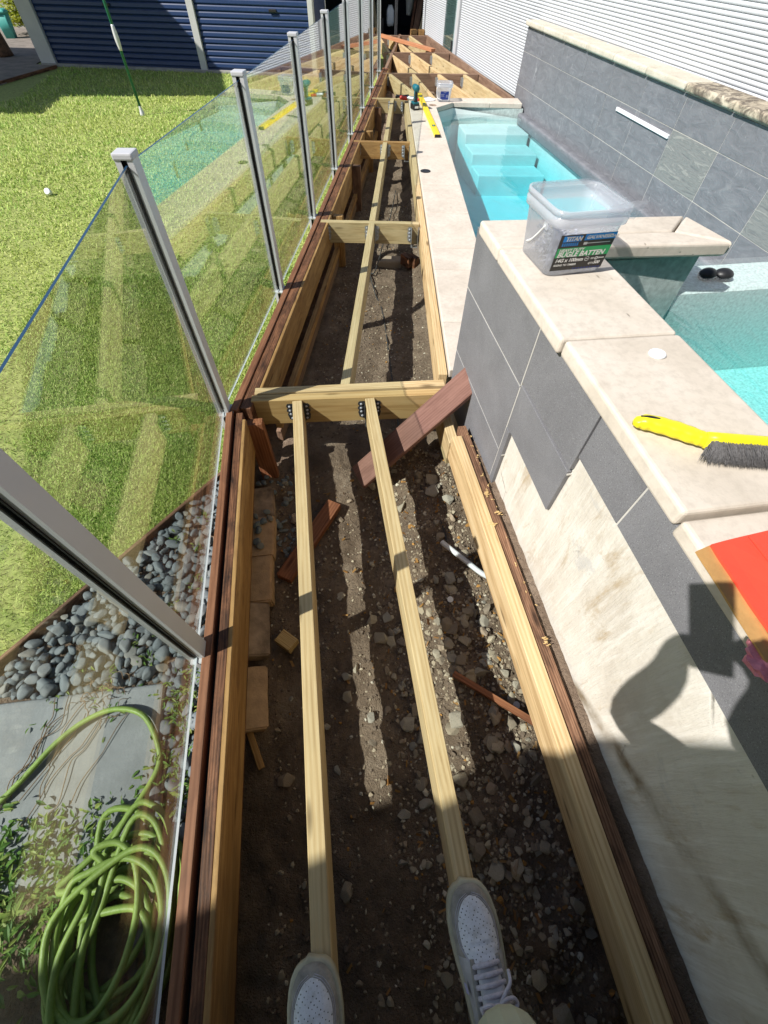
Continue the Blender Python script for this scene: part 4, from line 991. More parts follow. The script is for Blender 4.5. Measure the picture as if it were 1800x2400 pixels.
def weed(x, y, n_, spr, ls, seed, lab, grp):
    e = empty('weed', (x, y, LAWN), lab, 'weed', grp)
    leaf_cloud('leaves', (x, y, LAWN+.012), (spr, spr, spr*.45), n_, ls, MAT['weed'], seed=seed, parent=e)
    r_ = random.Random(seed)
    for k in range(3):
        a_ = r_.uniform(0, 6.28); P_ = [(x, y, LAWN+.004)]
        for s_ in range(3): P_.append((x+math.cos(a_)*spr*(s_+1)*.6+r_.gauss(0, .004), y+math.sin(a_)*spr*(s_+1)*.6+r_.gauss(0, .004), LAWN+.02+.008*s_))
        tube('stem', P_, .0014, MAT['weed'], e, 5, 3)
ORD = ('first', 'second', 'third', 'fourth', 'fifth', 'sixth', 'seventh', 'eighth', 'ninth', 'tenth', 'eleventh')
for i, (x, y, n_, sp2, ls) in enumerate(sorted(((-.60, .385, 70, .035, .03), (-.585, .30, 60, .03, .03), (-.62, .20, 55, .03, .034), (-.575, .10, 60, .03, .034), (-.57, .47, 40, .025, .026), (-.69, .17, 26, .03, .036)), key=lambda q: -q[1])): weed(x, y, n_*2, sp2, ls*.75, 20+i, 'small green weed beside the edge beam, '+ORD[i]+' below the nearest fence post', 'weeds along the edge beam')
for i, (x, y, n_, sp2, ls) in enumerate(sorted(((-1.03, .02, 170, .06, .05), (-.93, .03, 150, .055, .045), (-1.13, -.02, 170, .07, .055), (-.85, .015, 110, .05, .04), (-.82, .385, 26, .035, .034), (-1.02, .40, 26, .03, .03), (-.78, .08, 60, .03, .03), (-.88, -.12, 120, .06, .04), (-1.0, -.12, 160, .07, .05), (-1.2, -.12, 160, .08, .05), (-.76, -.02, 60, .04, .035)), key=lambda q: q[0])): weed(x, y, int(n_*1.3), sp2, ls*.68, 50+i, 'leafy green weed clump by the hose and paver, '+ORD[i]+' from the left', 'weeds round the hose')
for i, (x, y) in enumerate(sorted(((-.70, .62), (-.80, .60), (-.66, .72), (-.60, .80), (-.74, .52), (-.95, .52), (-.86, .50), (-.62, .95), (-.70, 1.02), (-.60, 1.12)), key=lambda q: -q[1])): weed(x, y, 16, .018, .026, 80+i, 'tiny green sprout among the grey pebbles, '+ORD[i]+' from the top', 'sprouts among the pebbles')
# dead runners over the paver
rt_ = empty('dry_runner', (-.9, .25, LAWN), 'thin dry plant runners trailing across the pale grey paver', 'runner')
for k in range(9):
    r_ = random.Random(300+k); x, y = r_.uniform(-1.02, -.74), r_.uniform(.30, .44); P_ = []
    for s_ in range(7): P_.append((x, y, LAWN+.034+r_.uniform(0, .005))); x += r_.uniform(-.045, .01); y -= r_.uniform(.015, .06)
    tube('twig', P_, .0013, MAT['twig'], rt_, 5, 3)
for k in range(26):
    r_ = random.Random(500+k); x, y = r_.gauss(-.86, .05), r_.gauss(.42, .03); a_ = r_.uniform(0, 6.28)
    tube('twig', [(x, y, LAWN+.036), (x+.02*math.cos(a_), y+.02*math.sin(a_), LAWN+.048), (x+.035*math.cos(a_+.6), y+.035*math.sin(a_+.6), LAWN+.038)], .0012, MAT['twig'], rt_, 4, 3)

# ------------------------------------------------------------------ screw bucket on the spa coping
def rrect(hx, hy, r_, n_=5):
    out = []
    for cx_, cy_, a0 in ((hx-r_, hy-r_, 0), (-hx+r_, hy-r_, 90), (-hx+r_, -hy+r_, 180), (hx-r_, -hy+r_, 270)):
        for k in range(n_+1): a_ = R(a0+90*k/n_); out.append((cx_+r_*math.cos(a_), cy_+r_*math.sin(a_)))
    return out
def loft(sections, close_top=False, close_bot=False):
    v = []; f = []; n_ = len(sections[0][0])
    for ring_, z in sections: v += [(x, y, z) for x, y in ring_]
    for i in range(len(sections)-1):
        for k in range(n_): a_ = i*n_+k; b_ = i*n_+(k+1) % n_; f.append((a_, b_, b_+n_, a_+n_))
    if close_bot: f.append(tuple(range(n_))[::-1])
    if close_top: f.append(tuple(range((len(sections)-1)*n_, len(sections)*n_)))
    m_ = mesh('loft', v, f)
    for p in m_.polygons: p.use_smooth = True
    return m_
def tub(name, base, hb, ht, h, rz, label, print_fn):
    e = empty(name, base, label, 'bucket', None, rz); mw = T(*base) @ Matrix.Rotation(rz, 4, 'Z')
    S = lambda t: hb+(ht-hb)*t
    t_ = .0016
    sec = [(rrect(hb-.008, hb-.008, .02), 0), (rrect(hb, hb, .024), .006)]+[(rrect(S(k/6), S(k/6), .028+.008*k/6), .006+(h-.006)*k/6) for k in range(1, 7)]
    sec += [(rrect(S(1)-t_, S(1)-t_, .034), h), (rrect(hb-t_, hb-t_, .022), .008)]
    obj('tub_wall', loft(sec, close_top=True, close_bot=True), MAT['tub'], e, mw)
    a_ = .76*h
    rim = [(rrect(S(.76)+.001, S(.76)+.001, .034), a_), (rrect(S(.76)+.009, S(.76)+.009, .04), a_+.004), (rrect(S(.8)+.010, S(.8)+.010, .04), a_+.022), (rrect(S(.86)+.004, S(.86)+.004, .038), a_+.026),
           (rrect(S(.9)+.003, S(.9)+.003, .038), h-.012), (rrect(S(1)+.006, S(1)+.006, .04), h-.010), (rrect(S(1)+.006, S(1)+.006, .04), h+.002), (rrect(S(1)+.001, S(1)+.001, .036), h+.003)]
    obj('rim', loft(rim), MAT['tubrim'], e, mw)
    print_fn(e, mw, S, h)
    return e, mw, S
def handle_on(e, mw, S, h, m, drop=.62):
    w_ = S(.72)+.006; hz = .70*h
    P_ = [(-w_, -.012, hz), (-w_-.006, -w_*.55, hz-drop*h*.55), (-w_*.98, -w_*1.02, hz-drop*h), (0, -w_*1.06, hz-drop*h-.004)]
    return P_
def label_titan(e, mw, S, h):
    lw_, lh = .118, .078; K_ = Matrix.Diagonal((1.40, 1.26, 1, 1))
    z0 = .018; tl = math.atan2(S(1)-S(0), h)
    fm = mw @ T(.0, -S(.10)-.0022, z0) @ Matrix.Rotation(R(90)-tl*-1, 4, 'X') @ K_       # local x right, y up the wall, z outwards
    lab = obj('label', mesh('label', [(-lw_/2, 0, 0), (lw_/2, 0, 0), (lw_/2+.002, lh, 0), (-lw_/2-.002, lh, 0)], [(0, 1, 2, 3)]), MAT['ink'], e, fm)
    def patch(nm, x0, y0, x1, y1, m, dz=.0004): return obj(nm, mesh('p', [(x0, y0, dz), (x1, y0, dz), (x1, y1, dz), (x0, y1, dz)], [(0, 1, 2, 3)]), m, lab, fm)
    hw = lw_/2
    patch('green_band', -hw, .030, hw+.001, .0505, MAT['pgreen']); patch('blue_band', -.008, .0645, hw+.002, .0775, MAT['pblue']); patch('logo_block', -hw+.005, .0635, -.014, .0755, MAT['pblue'])
    for k in range(8): patch('logo_stripe', -hw+.006+k*.0046, .0545, -hw+.0085+k*.0046, .0615, MAT['pblue'])
    for k in range(10): patch('logo_stripe', -.008+k*.0066, .0008, -.0045+k*.0066, .0042, MAT['pnavy'])
    patch('screw_picture', .002, .0572, hw-.006, .0588, MAT['galv']); patch('screw_picture', -.006, .0552, .002, .0608, MAT['galv'])
    def txt(s_, size, x, y, bold=.0003, sh=.18):
        m_ = text_mesh(s_, size, bold); m_.materials.clear(); m_.materials.append(MAT['pwhite'])
        for v_ in m_.vertices: v_.co.x += v_.co.y*sh
        obj('lettering', m_, None, lab, fm @ T(x, y, .0008))
    txt('TITAN', .0122, -hw+.010, .0655, .0004); txt('GALVANISED', .0098, -.004, .0675); txt('CLASS', .0072, .046, .0675, .0002)
    txt('HEAVY DUTY', .0090, -hw+.005, .0425); txt('BUGLE BATTEN', .0150, -hw+.004, .0312, .0005)
    txt('14G x 100mm', .0108, -hw+.004, .0195, .0004); txt('FIXING TO TIMBER', .0060, -hw+.004, .0105, .0002); txt('QTY', .0058, .024, .0100, .0002); txt('500', .0092, .036, .0100, .0004)
    rg = []
    for k in range(20):
        for q in (.0042, .0050): rg.append((q*math.cos(k*math.pi/10)+.017, q*math.sin(k*math.pi/10)+.0228, .0006))
    obj('badge', mesh('ring', rg, [(2*k, 2*k+1, (2*k+3) % 40, (2*k+2) % 40) for k in range(20)]), MAT['pwhite'], lab, fm)
    patch('badge', .014, .0222, .020, .0234, MAT['pwhite']); patch('badge', .026, .0236, .033, .0246, MAT['pwhite']); patch('badge', .026, .0212, .033, .0222, MAT['pwhite']); patch('badge', .045, .0222, .056, .0240, MAT['pwhite'])
    txt('O', .0092, .0345, .0197, .0004, 0); txt('TO', .0046, .0400, .0216, .0002)
bk, bmw, bS = tub('screw_bucket', (.757, 1.292, .7002), .092, .110, .170, R(3.5), 'clear square bucket of long screws with a printed label on the spa coping', label_titan)
tube('handle', [tuple(bmw @ Vector(p)) for p in ((-.1095, -.05, .122), (-.107, -.02, .092), (-.104, .015, .062), (-.1005, .045, .046))], .0032, MAT['white_pl'], bk, 8)
box('handle_lug', tuple(bmw @ Vector((-.108, -.05, .123))), (.008, .022, .022), MAT['tubrim'], bk, bev=.003)
# lid flap and plastic bag folded over the rim
bagv = []; bagf = []
for i in range(9):
    for j in range(7):
        u, w_ = i/8, j/6
        p = Vector((.025+.078*u+.022*u*u*(1-w_), -.1105-.004*math.sin(w_*3.1)-.012*u*u*(1-w_), .180-.034*w_+.012*u*(1-w_)+.002*math.sin(u*11)))
        bagv.append(tuple(bmw @ (p+Vector((.012*w_*u, 0, 0)))))
for i in range(8):
    for j in range(6): a_ = i*7+j; bagf.append((a_, a_+1, a_+8, a_+7))
obj('plastic_bag', mesh('bag', bagv, bagf), MAT['tub'], bk)
# screws, built as one pile
mats_ = []; v = []; f = []
r_ = random.Random(5)
for _ in range(150):
    a_, e_ = r_.uniform(0, 6.28), r_.uniform(-.5, .5); dd = Vector((math.cos(a_)*math.cos(e_), math.sin(a_)*math.cos(e_), math.sin(e_)))
    px_ = r_.uniform(-.052, .052); h_ = .02+.05*max(0, .8-(px_+.045)/.13)
    c = Vector((px_, r_.uniform(-.045, .045), r_.uniform(.018, .022+h_)))
    L_ = .05; 
    for s_ in (1, -1):
        if abs((c+dd*L_*s_).x) > .076: L_ = .076-abs(c.x)
        if abs((c+dd*L_*s_).y) > .076: L_ = min(L_, .076-abs(c.y))
    L_ = max(.03, L_)
    o_ = dd.orthogonal().normalized(); o2 = dd.cross(o_); b_ = len(v)
    for t_, rr in ((-1, .0055), (-.94, .0052), (-.86, .0026), (.88, .0024), (1, .0004)):
        for k in range(5): v.append(bmw @ (c+dd*L_*t_+(o_*math.cos(k*1.2566)+o2*math.sin(k*1.2566))*rr))
    for i in range(4):
        for k in range(5): q = b_+i*5+k; q2 = b_+i*5+(k+1) % 5; f.append((q, q2, q2+5, q+5))
    f.append(tuple(b_+k for k in range(5)))
tag(obj('screws', mesh('screws', v, f), MAT['screw']), 'pile of long silver batten screws inside the clear bucket', 'screws', kind='stuff')

def label_blue(e, mw, S, h):
    fm = mw @ T(.0, -S(.13)-.0025, .022) @ Matrix.Rotation(R(90)+math.atan2(S(1)-S(0), h), 4, 'X')
    lab = obj('label', mesh('label', [(-.05, 0, 0), (.05, 0, 0), (.052, .075, 0), (-.052, .075, 0)], [(0, 1, 2, 3)]), MAT['pnavy'], e, fm)
    for x0, y0, x1, y1 in ((-.015, .062, .015, .067), (-.045, .045, -.002, .05), (-.045, .035, -.008, .039), (-.045, .026, -.002, .03), (.02, .02, .04, .045)):
        obj('print_line', mesh('p', [(x0, y0, .001), (x1, y0, .001), (x1, y1, .001), (x0, y1, .001)], [(0, 1, 2, 3)]), MAT['tubrim'], lab, fm)
bk2, b2m, b2S = tub('plastic_bucket', (1.845, 7.075, CT+.001), .075, .092, .165, R(-8), 'small clear square bucket with a dark blue label at the far pool corner', label_blue)
tube('handle', [tuple(b2m @ Vector(p)) for p in ((-.09, 0, .12), (-.094, -.035, .09), (-.085, -.08, .04), (-.03, -.092, .02))], .003, MAT['white_pl'], bk2, 8)
ld = empty('bucket_lid', (1.655, 7.12, CT), 'flat white square lid lying left of the far clear bucket', 'lid', None, .2)
lm = T(1.64, 7.13, CT+.001) @ Matrix.Rotation(.25, 4, 'Z')
obj('lid_plate', loft([(rrect(.088, .088, .03), 0), (rrect(.09, .09, .03), .004), (rrect(.086, .086, .03), .010), (rrect(.07, .07, .025), .006)], True, True), MAT['white_pl'], ld, lm)

# ------------------------------------------------------------------ hand brush
hb_ = empty('hand_brush', (.7, .48, .70), 'bright yellow hand brush with dark grey bristles on the spa coping', 'brush')
hpth = spline([(.612, .556, .717), (.640, .546, .721), (.680, .520, .722), (.712, .494, .722), (.735, .480, .722), (.80, .462, .722), (.88, .444, .722)], 8)
def flat_tube(P, wf, hf, n_=14):
    v = []; f = []; nn_ = len(P)
    for i, p in enumerate(P):
        t = (P[min(i+1, nn_-1)]-P[max(i-1, 0)]).normalized(); u = Vector((0, 0, 1)).cross(t).normalized(); q = t.cross(u); tt = i/(nn_-1)
        for k in range(n_):
            a_ = 2*math.pi*k/n_; ca, sa = math.cos(a_), math.sin(a_); ca = math.copysign(abs(ca)**.7, ca); sa = math.copysign(abs(sa)**.7, sa)
            v.append(p+u*ca*wf(tt)+q*sa*hf(tt))
    for i in range(nn_-1):
        for k in range(n_): a_ = i*n_+k; b_ = i*n_+(k+1) % n_; f.append((a_, b_, b_+n_, a_+n_))
    f.append(tuple(range(n_))[::-1]); f.append(tuple(range((nn_-1)*n_, nn_*n_)))
    m_ = mesh('ft', v, f)
    for p in m_.polygons: p.use_smooth = True
    return m_
def wf(t):
    if t < .06: return .004+.010*math.sin(t/.06*math.pi/2)
    if t < .55: return .0125+.004*math.sin((t-.06)/.5*math.pi)+.0012*math.sin(t*60)
    if t < .66: return .0125-.001*(t-.55)/.11
    return .013
obj('handle', flat_tube(hpth, wf, lambda t: .006+.008*min(1, t*9)), MAT['yellow'], hb_)
hole = flat_tube(spline([(.621, .556, .7325), (.636, .549, .7345), (.652, .540, .7355)], 4), lambda t: .0035*math.sin(max(.1, t)*math.pi*.9), lambda t: .0015); obj('hang_hole', hole, MAT['black'], hb_)
obj('head', flat_tube([Vector((.722, .482, .724)), Vector((.74, .474, .727)), Vector((.81, .456, .727)), Vector((.905, .434, .727))], lambda t: .012, lambda t: .017), MAT['yellow'], hb_)
v = []; f = []; r_ = random.Random(9)
for _ in range(2600):
    t_ = r_.random(); b0 = Vector((.726+.17*t_, .476-.042*t_, .712+r_.uniform(0, .026))); L_ = r_.uniform(.036, .052); a_ = -1.83+r_.gauss(0, .16)-(.25 if t_ < .06 else 0)
    dd = Vector((math.cos(a_), math.sin(a_), -.10-.25*(b0.z-.712)/.026+r_.gauss(0, .10))); s_ = Vector((-dd.y, dd.x, 0))*.0007; p1 = b0+dd*L_*.55+Vector((0, 0, .003)); p2 = b0+dd*L_
    p2.z = max(p2.z, .7012); b_ = len(v); v += [b0-s_, b0+s_, p1+s_, p1-s_, p2]; f += [(b_, b_+1, b_+2, b_+3), (b_+3, b_+2, b_+4)]
tag(obj('bristles', mesh('bristles', v, f), MAT['bristle'], hb_), kind='stuff')

# ------------------------------------------------------------------ red carton
rc = empty('red_carton', (.7, .12, .69), 'flattened red cardboard carton with raw brown edge on the nearest coping slab', 'carton')
def crumple(name, poly, z, th, m, amp, parent, nx=14, ny=12):
    v = []; f = []
    for j in range(ny+1):
        for i in range(nx+1):
            u, w_ = i/nx, j/ny; a_ = Vector(poly[0]).lerp(Vector(poly[1]), u); b_ = Vector(poly[3]).lerp(Vector(poly[2]), u); p = a_.lerp(b_, w_)
            zz = z+amp*noise.noise(Vector((p.x*14, p.y*14, 2.2)))
            v.append((p.x, p.y, zz))
    n_ = len(v); v += [(x, y, zz-th) for x, y, zz in v[:n_]]
    for j in range(ny):
        for i in range(nx): q = j*(nx+1)+i; f += [(q, q+1, q+nx+2, q+nx+1), (n_+q, n_+q+nx+1, n_+q+nx+2, n_+q+1)]
    for i in range(nx): f += [(i, n_+i, n_+i+1, i+1)]; q = ny*(nx+1)+i; f += [(q, q+1, n_+q+1, n_+q)]
    for j in range(ny): q = j*(nx+1); f += [(q, q+nx+1, n_+q+nx+1, n_+q)]; q += nx; f += [(q, n_+q, n_+q+nx+1, q+nx+1)]
    return obj(name, mesh(name, v, f), m, parent, smooth=False)
crumple('printed_panel', [(.594, .262), (.925, .296), (.925, -.20), (.582, -.05)], .722, .005, MAT['red'], .004, rc)
crumple('raw_edge_panel', [(.567, .256), (.5955, .263), (.583, -.05), (.556, -.05)], .7155, .004, MAT['card'], .002, rc, 6, 14)
board('fold_line', (.66, .265, .7275), (.665, -.05, .7275), .003, .002, MAT['red'], rc, bev=0)
bm = bmesh.new(); bmesh.ops.create_icosphere(bm, subdivisions=3, radius=1)
for v_ in bm.verts:
    n_ = noise.noise(v_.co*1.7)*.55+noise.noise(v_.co*4)*.3; v_.co = Vector((v_.co.x*.020*(1+n_), v_.co.y*.026*(1+n_), v_.co.z*.010*(1+n_)))
wr = obj('crumpled_wrapper', from_bm('wrap', bm), MAT['pinkwrap'], None, T(.566, .078, .705)); tag(wr, 'crumpled pink plastic wrapper under the edge of the red carton', 'wrapper')

# ------------------------------------------------------------------ tools at the far coping corner
dr_ = empty('cordless_drill', (1.40, 6.68, CT), 'teal and black cordless drill standing upright on its battery', 'drill', None, R(-10))
dm = T(1.40, 6.68, CT) @ Matrix.Rotation(R(100), 4, 'Z')     # local x = forward (head direction)
def db(nm, c, s_, m, bev, rot=None): 
    mw = dm @ T(*c) @ (rot if rot is not None else Matrix.Identity(4)); return obj(nm, box_mesh(*s_, bev, 3), m, dr_, mw)
db('battery', (0, 0, .026), (.115, .078, .05), MAT['black'], .010); db('battery_label', (0, -.0395, .03), (.05, .002, .03), MAT['white_pl'], .0006); db('battery_label', (-.058, 0, .028), (.002, .045, .02), MAT['white_pl'], .0006)
db('foot', (0, 0, .058), (.10, .07, .02), MAT['teal'], .008); db('grip', (-.012, 0, .11), (.042, .038, .11), MAT['black'], .012, Matrix.Rotation(.12, 4, 'Y')); db('grip_panel', (-.012, 0, .12), (.030, .0405, .085), MAT['teal'], .008, Matrix.Rotation(.12, 4, 'Y'))
obj('motor_body', lathe_mesh([(.002, -.06), (.026, -.058), (.031, -.045), (.031, .02), (.027, .05), (.02, .058), (.002, .06)], 20), MAT['teal'], dr_, dm @ T(0, 0, .183) @ Matrix.Rotation(R(90), 4, 'Y'), smooth=True)
obj('chuck', lathe_mesh([(.002, 0), (.02, 0), (.019, .02), (.010, .034), (.002, .036)], 18), MAT['black'], dr_, dm @ T(.058, 0, .183) @ Matrix.Rotation(R(90), 4, 'Y'), smooth=True)
db('trigger', (.014, 0, .145), (.012, .014, .03), MAT['black'], .003); db('work_light', (.045, -.01, .147), (.03, .02, .012), MAT['white_pl'], .003)
ht = empty('hand_tool', (1.35, 7.18, .03), 'red and grey hand tool with black grip lying behind the drill', 'tool')
tube('grip', [(1.265, 7.235, .04), (1.30, 7.225, .042), (1.36, 7.205, .045), (1.42, 7.19, .05)], lambda t: .020-.006*min(1, t*3), MAT['black'], ht, 12)
tube('body', [(1.315, 7.20, .035), (1.36, 7.165, .035), (1.40, 7.145, .035)], .020, MAT['redtool'], ht, 12); tube('barrel', [(1.395, 7.15, .038), (1.43, 7.125, .038), (1.47, 7.10, .038)], .022, MAT['galv'], ht, 12); tube('nose', [(1.465, 7.10, .036), (1.50, 7.085, .036), (1.53, 7.07, .034)], .014, MAT['redtool'], ht, 12)
lv = empty('spirit_level', (1.5, 6.4, CT), 'long yellow spirit level lying along the pool coping', 'level')
a_, b_ = Vector((1.592, 7.36, CT+.0245)), Vector((1.418, 5.54, CT+.0245)); ld_ = (b_-a_).normalized(); ls_ = Vector((ld_.y, -ld_.x, 0))
board('beam', a_, b_, .058, .024, MAT['level'], lv, bev=.002); 
for t_ in (.10, .30, .82):
    c = a_.lerp(b_, t_)
    board('vial_window', c-ld_*.032+Vector((0, 0, .0006)), c+ld_*.032+Vector((0, 0, .0006)), .034, .004, MAT['black'], lv, bev=0); board('vial', c-ld_*.018+Vector((0, 0, .003)), c+ld_*.018+Vector((0, 0, .003)), .012, .006, MAT['bin'], lv, bev=.002)
board('end_cap', b_-ld_*.001, b_+ld_*.012, .060, .026, MAT['black'], lv); board('end_cap', a_+ld_*.001, a_-ld_*.012, .060, .026, MAT['black'], lv)
dc = empty('drain_cover', (1.082, 4.545, CT), 'round black slotted drain cover in the pool coping', 'drain cover')
obj('rim', lathe_mesh([(.030, 0), (.046, 0), (.046, .003), (.040, .005), (.030, .003)], 32), MAT['black'], dc, T(1.082, 4.545, CT+.0004))
obj('grate', lathe_mesh([(.001, 0), (.028, 0), (.028, .002), (.001, .003)], 24), MAT['galv_dark'], dc, T(1.082, 4.545, CT+.0006))
d2_ = obj('drain_cover', lathe_mesh([(.001, 0), (.045, 0), (.045, .002), (.036, .003), (.001, .002)], 28), MAT['brick_d'], None, T(1.66, 6.86, CT+.0004)); tag(d2_, 'round tan drain cover in the coping between level and far bucket', 'drain cover')

# ------------------------------------------------------------------ lawn things
pl_ = empty('clothes_pole', (-2.047, 7.913, LAWN), 'thin green metal pole with grey sleeve standing on the lawn', 'pole')
tube('pole_tube', [(-2.047, 7.913, LAWN), (-2.047, 7.913, 2.2)], .016, MAT['greenpole'], pl_, 12, 1); tube('sleeve', spline([(-2.047, 7.913, .36), (-2.047, 7.913, .46), (-2.047, 7.913, .57)], 6), lambda t: .017+.010*math.sin(t*math.pi), MAT['alu'], pl_, 12, 1)
obj('base_collar', lathe_mesh([(.016, 0), (.032, 0), (.03, .02), (.022, .05), (.017, .09)], 16), MAT['alu'], pl_, T(-2.047, 7.913, LAWN)); 
wc = obj('bottle_cap', lathe_mesh([(.002, 0), (.028, 0), (.03, .02), (.024, .034), (.002, .036)], 14), MAT['white_pl'], None, T(-2.395, 5.106, LAWN+.02) @ Matrix.Rotation(.9, 4, 'X')); tag(wc, 'tiny white cap lying alone on the open lawn', 'cap')
bn = empty('garden_bin', (-5.8, 14.28, LAWN), 'small teal plastic bin beyond the garage corner', 'bin')
obj('bin_body', loft([(rrect(.09, .08, .02), 0), (rrect(.12, .11, .03), .34), (rrect(.115, .105, .03), .34)], True, True), MAT['bin'], bn, T(-5.80, 14.28, LAWN+.012)); obj('lid', loft([(rrect(.13, .12, .03), 0), (rrect(.13, .12, .03), .03), (rrect(.09, .08, .03), .06)], True, True), MAT['bin'], bn, T(-5.80, 14.28, LAWN+.352))
bs = empty('bush', (-5.6, 14.8, LAWN), 'sunlit yellow-green bush in the gap beside the garage', 'bush')
leaf_cloud('foliage', (-5.62, 14.85, LAWN+.12), (.16, .16, .28), 900, .13, MAT['bush'], seed=4, parent=bs); tube('stem', [(-5.62, 14.85, LAWN), (-5.6, 14.84, LAWN+.3)], .02, MAT['twig'], bs, 8, 2)
tk = tube('palm_trunk', [(-5.22, 12.2, LAWN), (-5.26, 12.22, .1), (-5.33, 12.25, .6), (-5.4, 12.3, 2.5)], lambda t: .15-.05*t, MAT['ledger'], n=14); tag(tk, 'dark brown palm trunk at the far left corner of the lawn', 'trunk')
pf = empty('picket_fence', (-6.2, 15.9, LAWN), 'pale picket fence seen through the gap left of the garage', 'fence')
for k in range(14): box('picket', (-6.9+k*.115, 16.0-.02*k, .45), (.07, .02, 1.4), MAT['trim'], pf, bev=.003)
board('rail', (-6.95, 16.03, .9), (-5.3, 15.74, .9), .03, .06, MAT['trim'], pf)

# ------------------------------------------------------------------ dark shed at the end of the deck
sh = empty('open_shed', (2.2, 14, -.3), 'dark open storage shed at the far end of the deck', 'shed')
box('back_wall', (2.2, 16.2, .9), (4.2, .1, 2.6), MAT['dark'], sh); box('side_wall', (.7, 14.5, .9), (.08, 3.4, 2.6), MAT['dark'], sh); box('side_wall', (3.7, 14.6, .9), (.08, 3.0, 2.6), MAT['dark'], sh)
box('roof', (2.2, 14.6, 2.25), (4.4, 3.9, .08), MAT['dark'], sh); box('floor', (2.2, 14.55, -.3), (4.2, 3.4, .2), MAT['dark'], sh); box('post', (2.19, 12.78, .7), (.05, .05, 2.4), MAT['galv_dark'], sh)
def lean(a, b, w_, t_, m, lab, cat='plank', nm='leaning_timber'):
    o = board(nm, a, b, w_, t_, m); return tag(o, lab, cat)
lean((2.70, 13.4, -.15), (3.05, 14.2, .75), .12, .04, MAT['ledger'], 'dark plank leaning in the shed opening'); lean((2.78, 13.35, -.15), (3.22, 14.1, .80), .06, .04, MAT['pine2'], 'pale timber leaning behind the dark plank in the shed'); lean((2.62, 13.5, -.15), (2.95, 14.3, .7), .05, .04, MAT['hard'], 'narrow black timber leaning left of the dark plank')
wcl = tube('hanging_sheet', [(2.78, 14.25, 1.2), (2.76, 14.25, .6), (2.74, 14.25, .3), (2.72, 14.25, .12)], lambda t: .16-.11*t, MAT['cloth'], n=12); tag(wcl, 'pale cloth sheet hanging in the dark shed', 'cloth')
wj = obj('plastic_jug', loft([(rrect(.07, .06, .03), 0), (rrect(.08, .07, .03), .06), (rrect(.08, .07, .03), .22), (rrect(.04, .04, .03), .30)], True, True), MAT['white_pl'], None, T(2.28, 14.1, -.02)); tag(wj, 'white plastic jug in the dark shed', 'jug')
nv = tube('hanging_overalls', [(1.83, 13.8, 1.2), (1.82, 13.8, .4), (1.84, 13.8, -.1)], .09, MAT['navy'], n=10); tag(nv, 'navy overalls hanging at the left of the shed', 'clothing')
for i, x in enumerate((2.60, 2.76)):
    o = box('timber_block', (x, 12.95, -.02), (.12, .1, .12), MAT['pine_or']); tag(o, ('brown timber block at the foot of the shed, left of a pair', 'brown timber block at the foot of the shed, right of a pair')[i], 'block')
bx_ = box('storage_crate', (1.95, 14.2, -.05), (.35, .4, .32), MAT['black'], bev=.01); tag(bx_, 'black crate on the shed floor', 'crate')

# ------------------------------------------------------------------ house eave behind the viewer
hs_ = empty('house', (0, -4, -.3), 'house wall and patio roof behind the photographer', 'house')
e0 = Vector((-2.45, -.846, 0)); ed_ = Vector((.984, .178, 0)).normalized()
pA, pB = e0-ed_*3.6, e0+ed_*7.0
prism('patio_roof', [(pA.x, pA.y), (pB.x, pB.y), (pB.x+.8, pB.y-4.6), (pA.x+.8, pA.y-4.6)], 2.4, 2.5, MAT['roof'], hs_, 0)
box('house_wall', (.2, -4.6, 1.1), (11, .2, 2.9), MAT['trim'], hs_, rz=math.atan2(ed_.y, ed_.x))
prism('patio_slab', [(-6, -1.75), (5, -1.75), (5, -5), (-6, -5)], -.3, -.002, MAT['concrete'], hs_, 0)

# ------------------------------------------------------------------ the person taking the picture
per = empty('person', (.01, -.40, 0), 'person in pale trousers and grey and white sneakers standing on the two joists', 'person')
def skin_obj(name, joints, edges, m, sub=2):
    names = list(joints); me = bpy.data.meshes.new(name); me.from_pydata([joints[k][0] for k in names], [(names.index(a), names.index(b)) for a, b in edges], []); me.update()
    o = obj(name, me, m, per); o.modifiers.new('Skin', 'SKIN')
    for i, k in enumerate(names):
        r_ = joints[k][1]; me.skin_vertices[0].data[i].radius = (r_, r_) if not isinstance(r_, tuple) else r_
    me.skin_vertices[0].data[0].use_root = True
    ss = o.modifiers.new('Sub', 'SUBSURF'); ss.levels = sub; ss.render_levels = sub
    return o
hL, hR = Vector((-.066, -.045, 1.232)), Vector((.045, -.052, 1.232))
J = {'pelvis': ((0, -.50, .95), (.15, .11)), 'spine': ((0, -.51, 1.15), (.14, .10)), 'chest': ((0, -.49, 1.36), (.16, .11)), 'neck': ((0, -.46, 1.50), .055), 'head': ((0, -.43, 1.60), (.078, .095)), 'crown': ((0, -.43, 1.70), .07)}
E_ = [('pelvis', 'spine'), ('spine', 'chest'), ('chest', 'neck'), ('neck', 'head'), ('head', 'crown')]
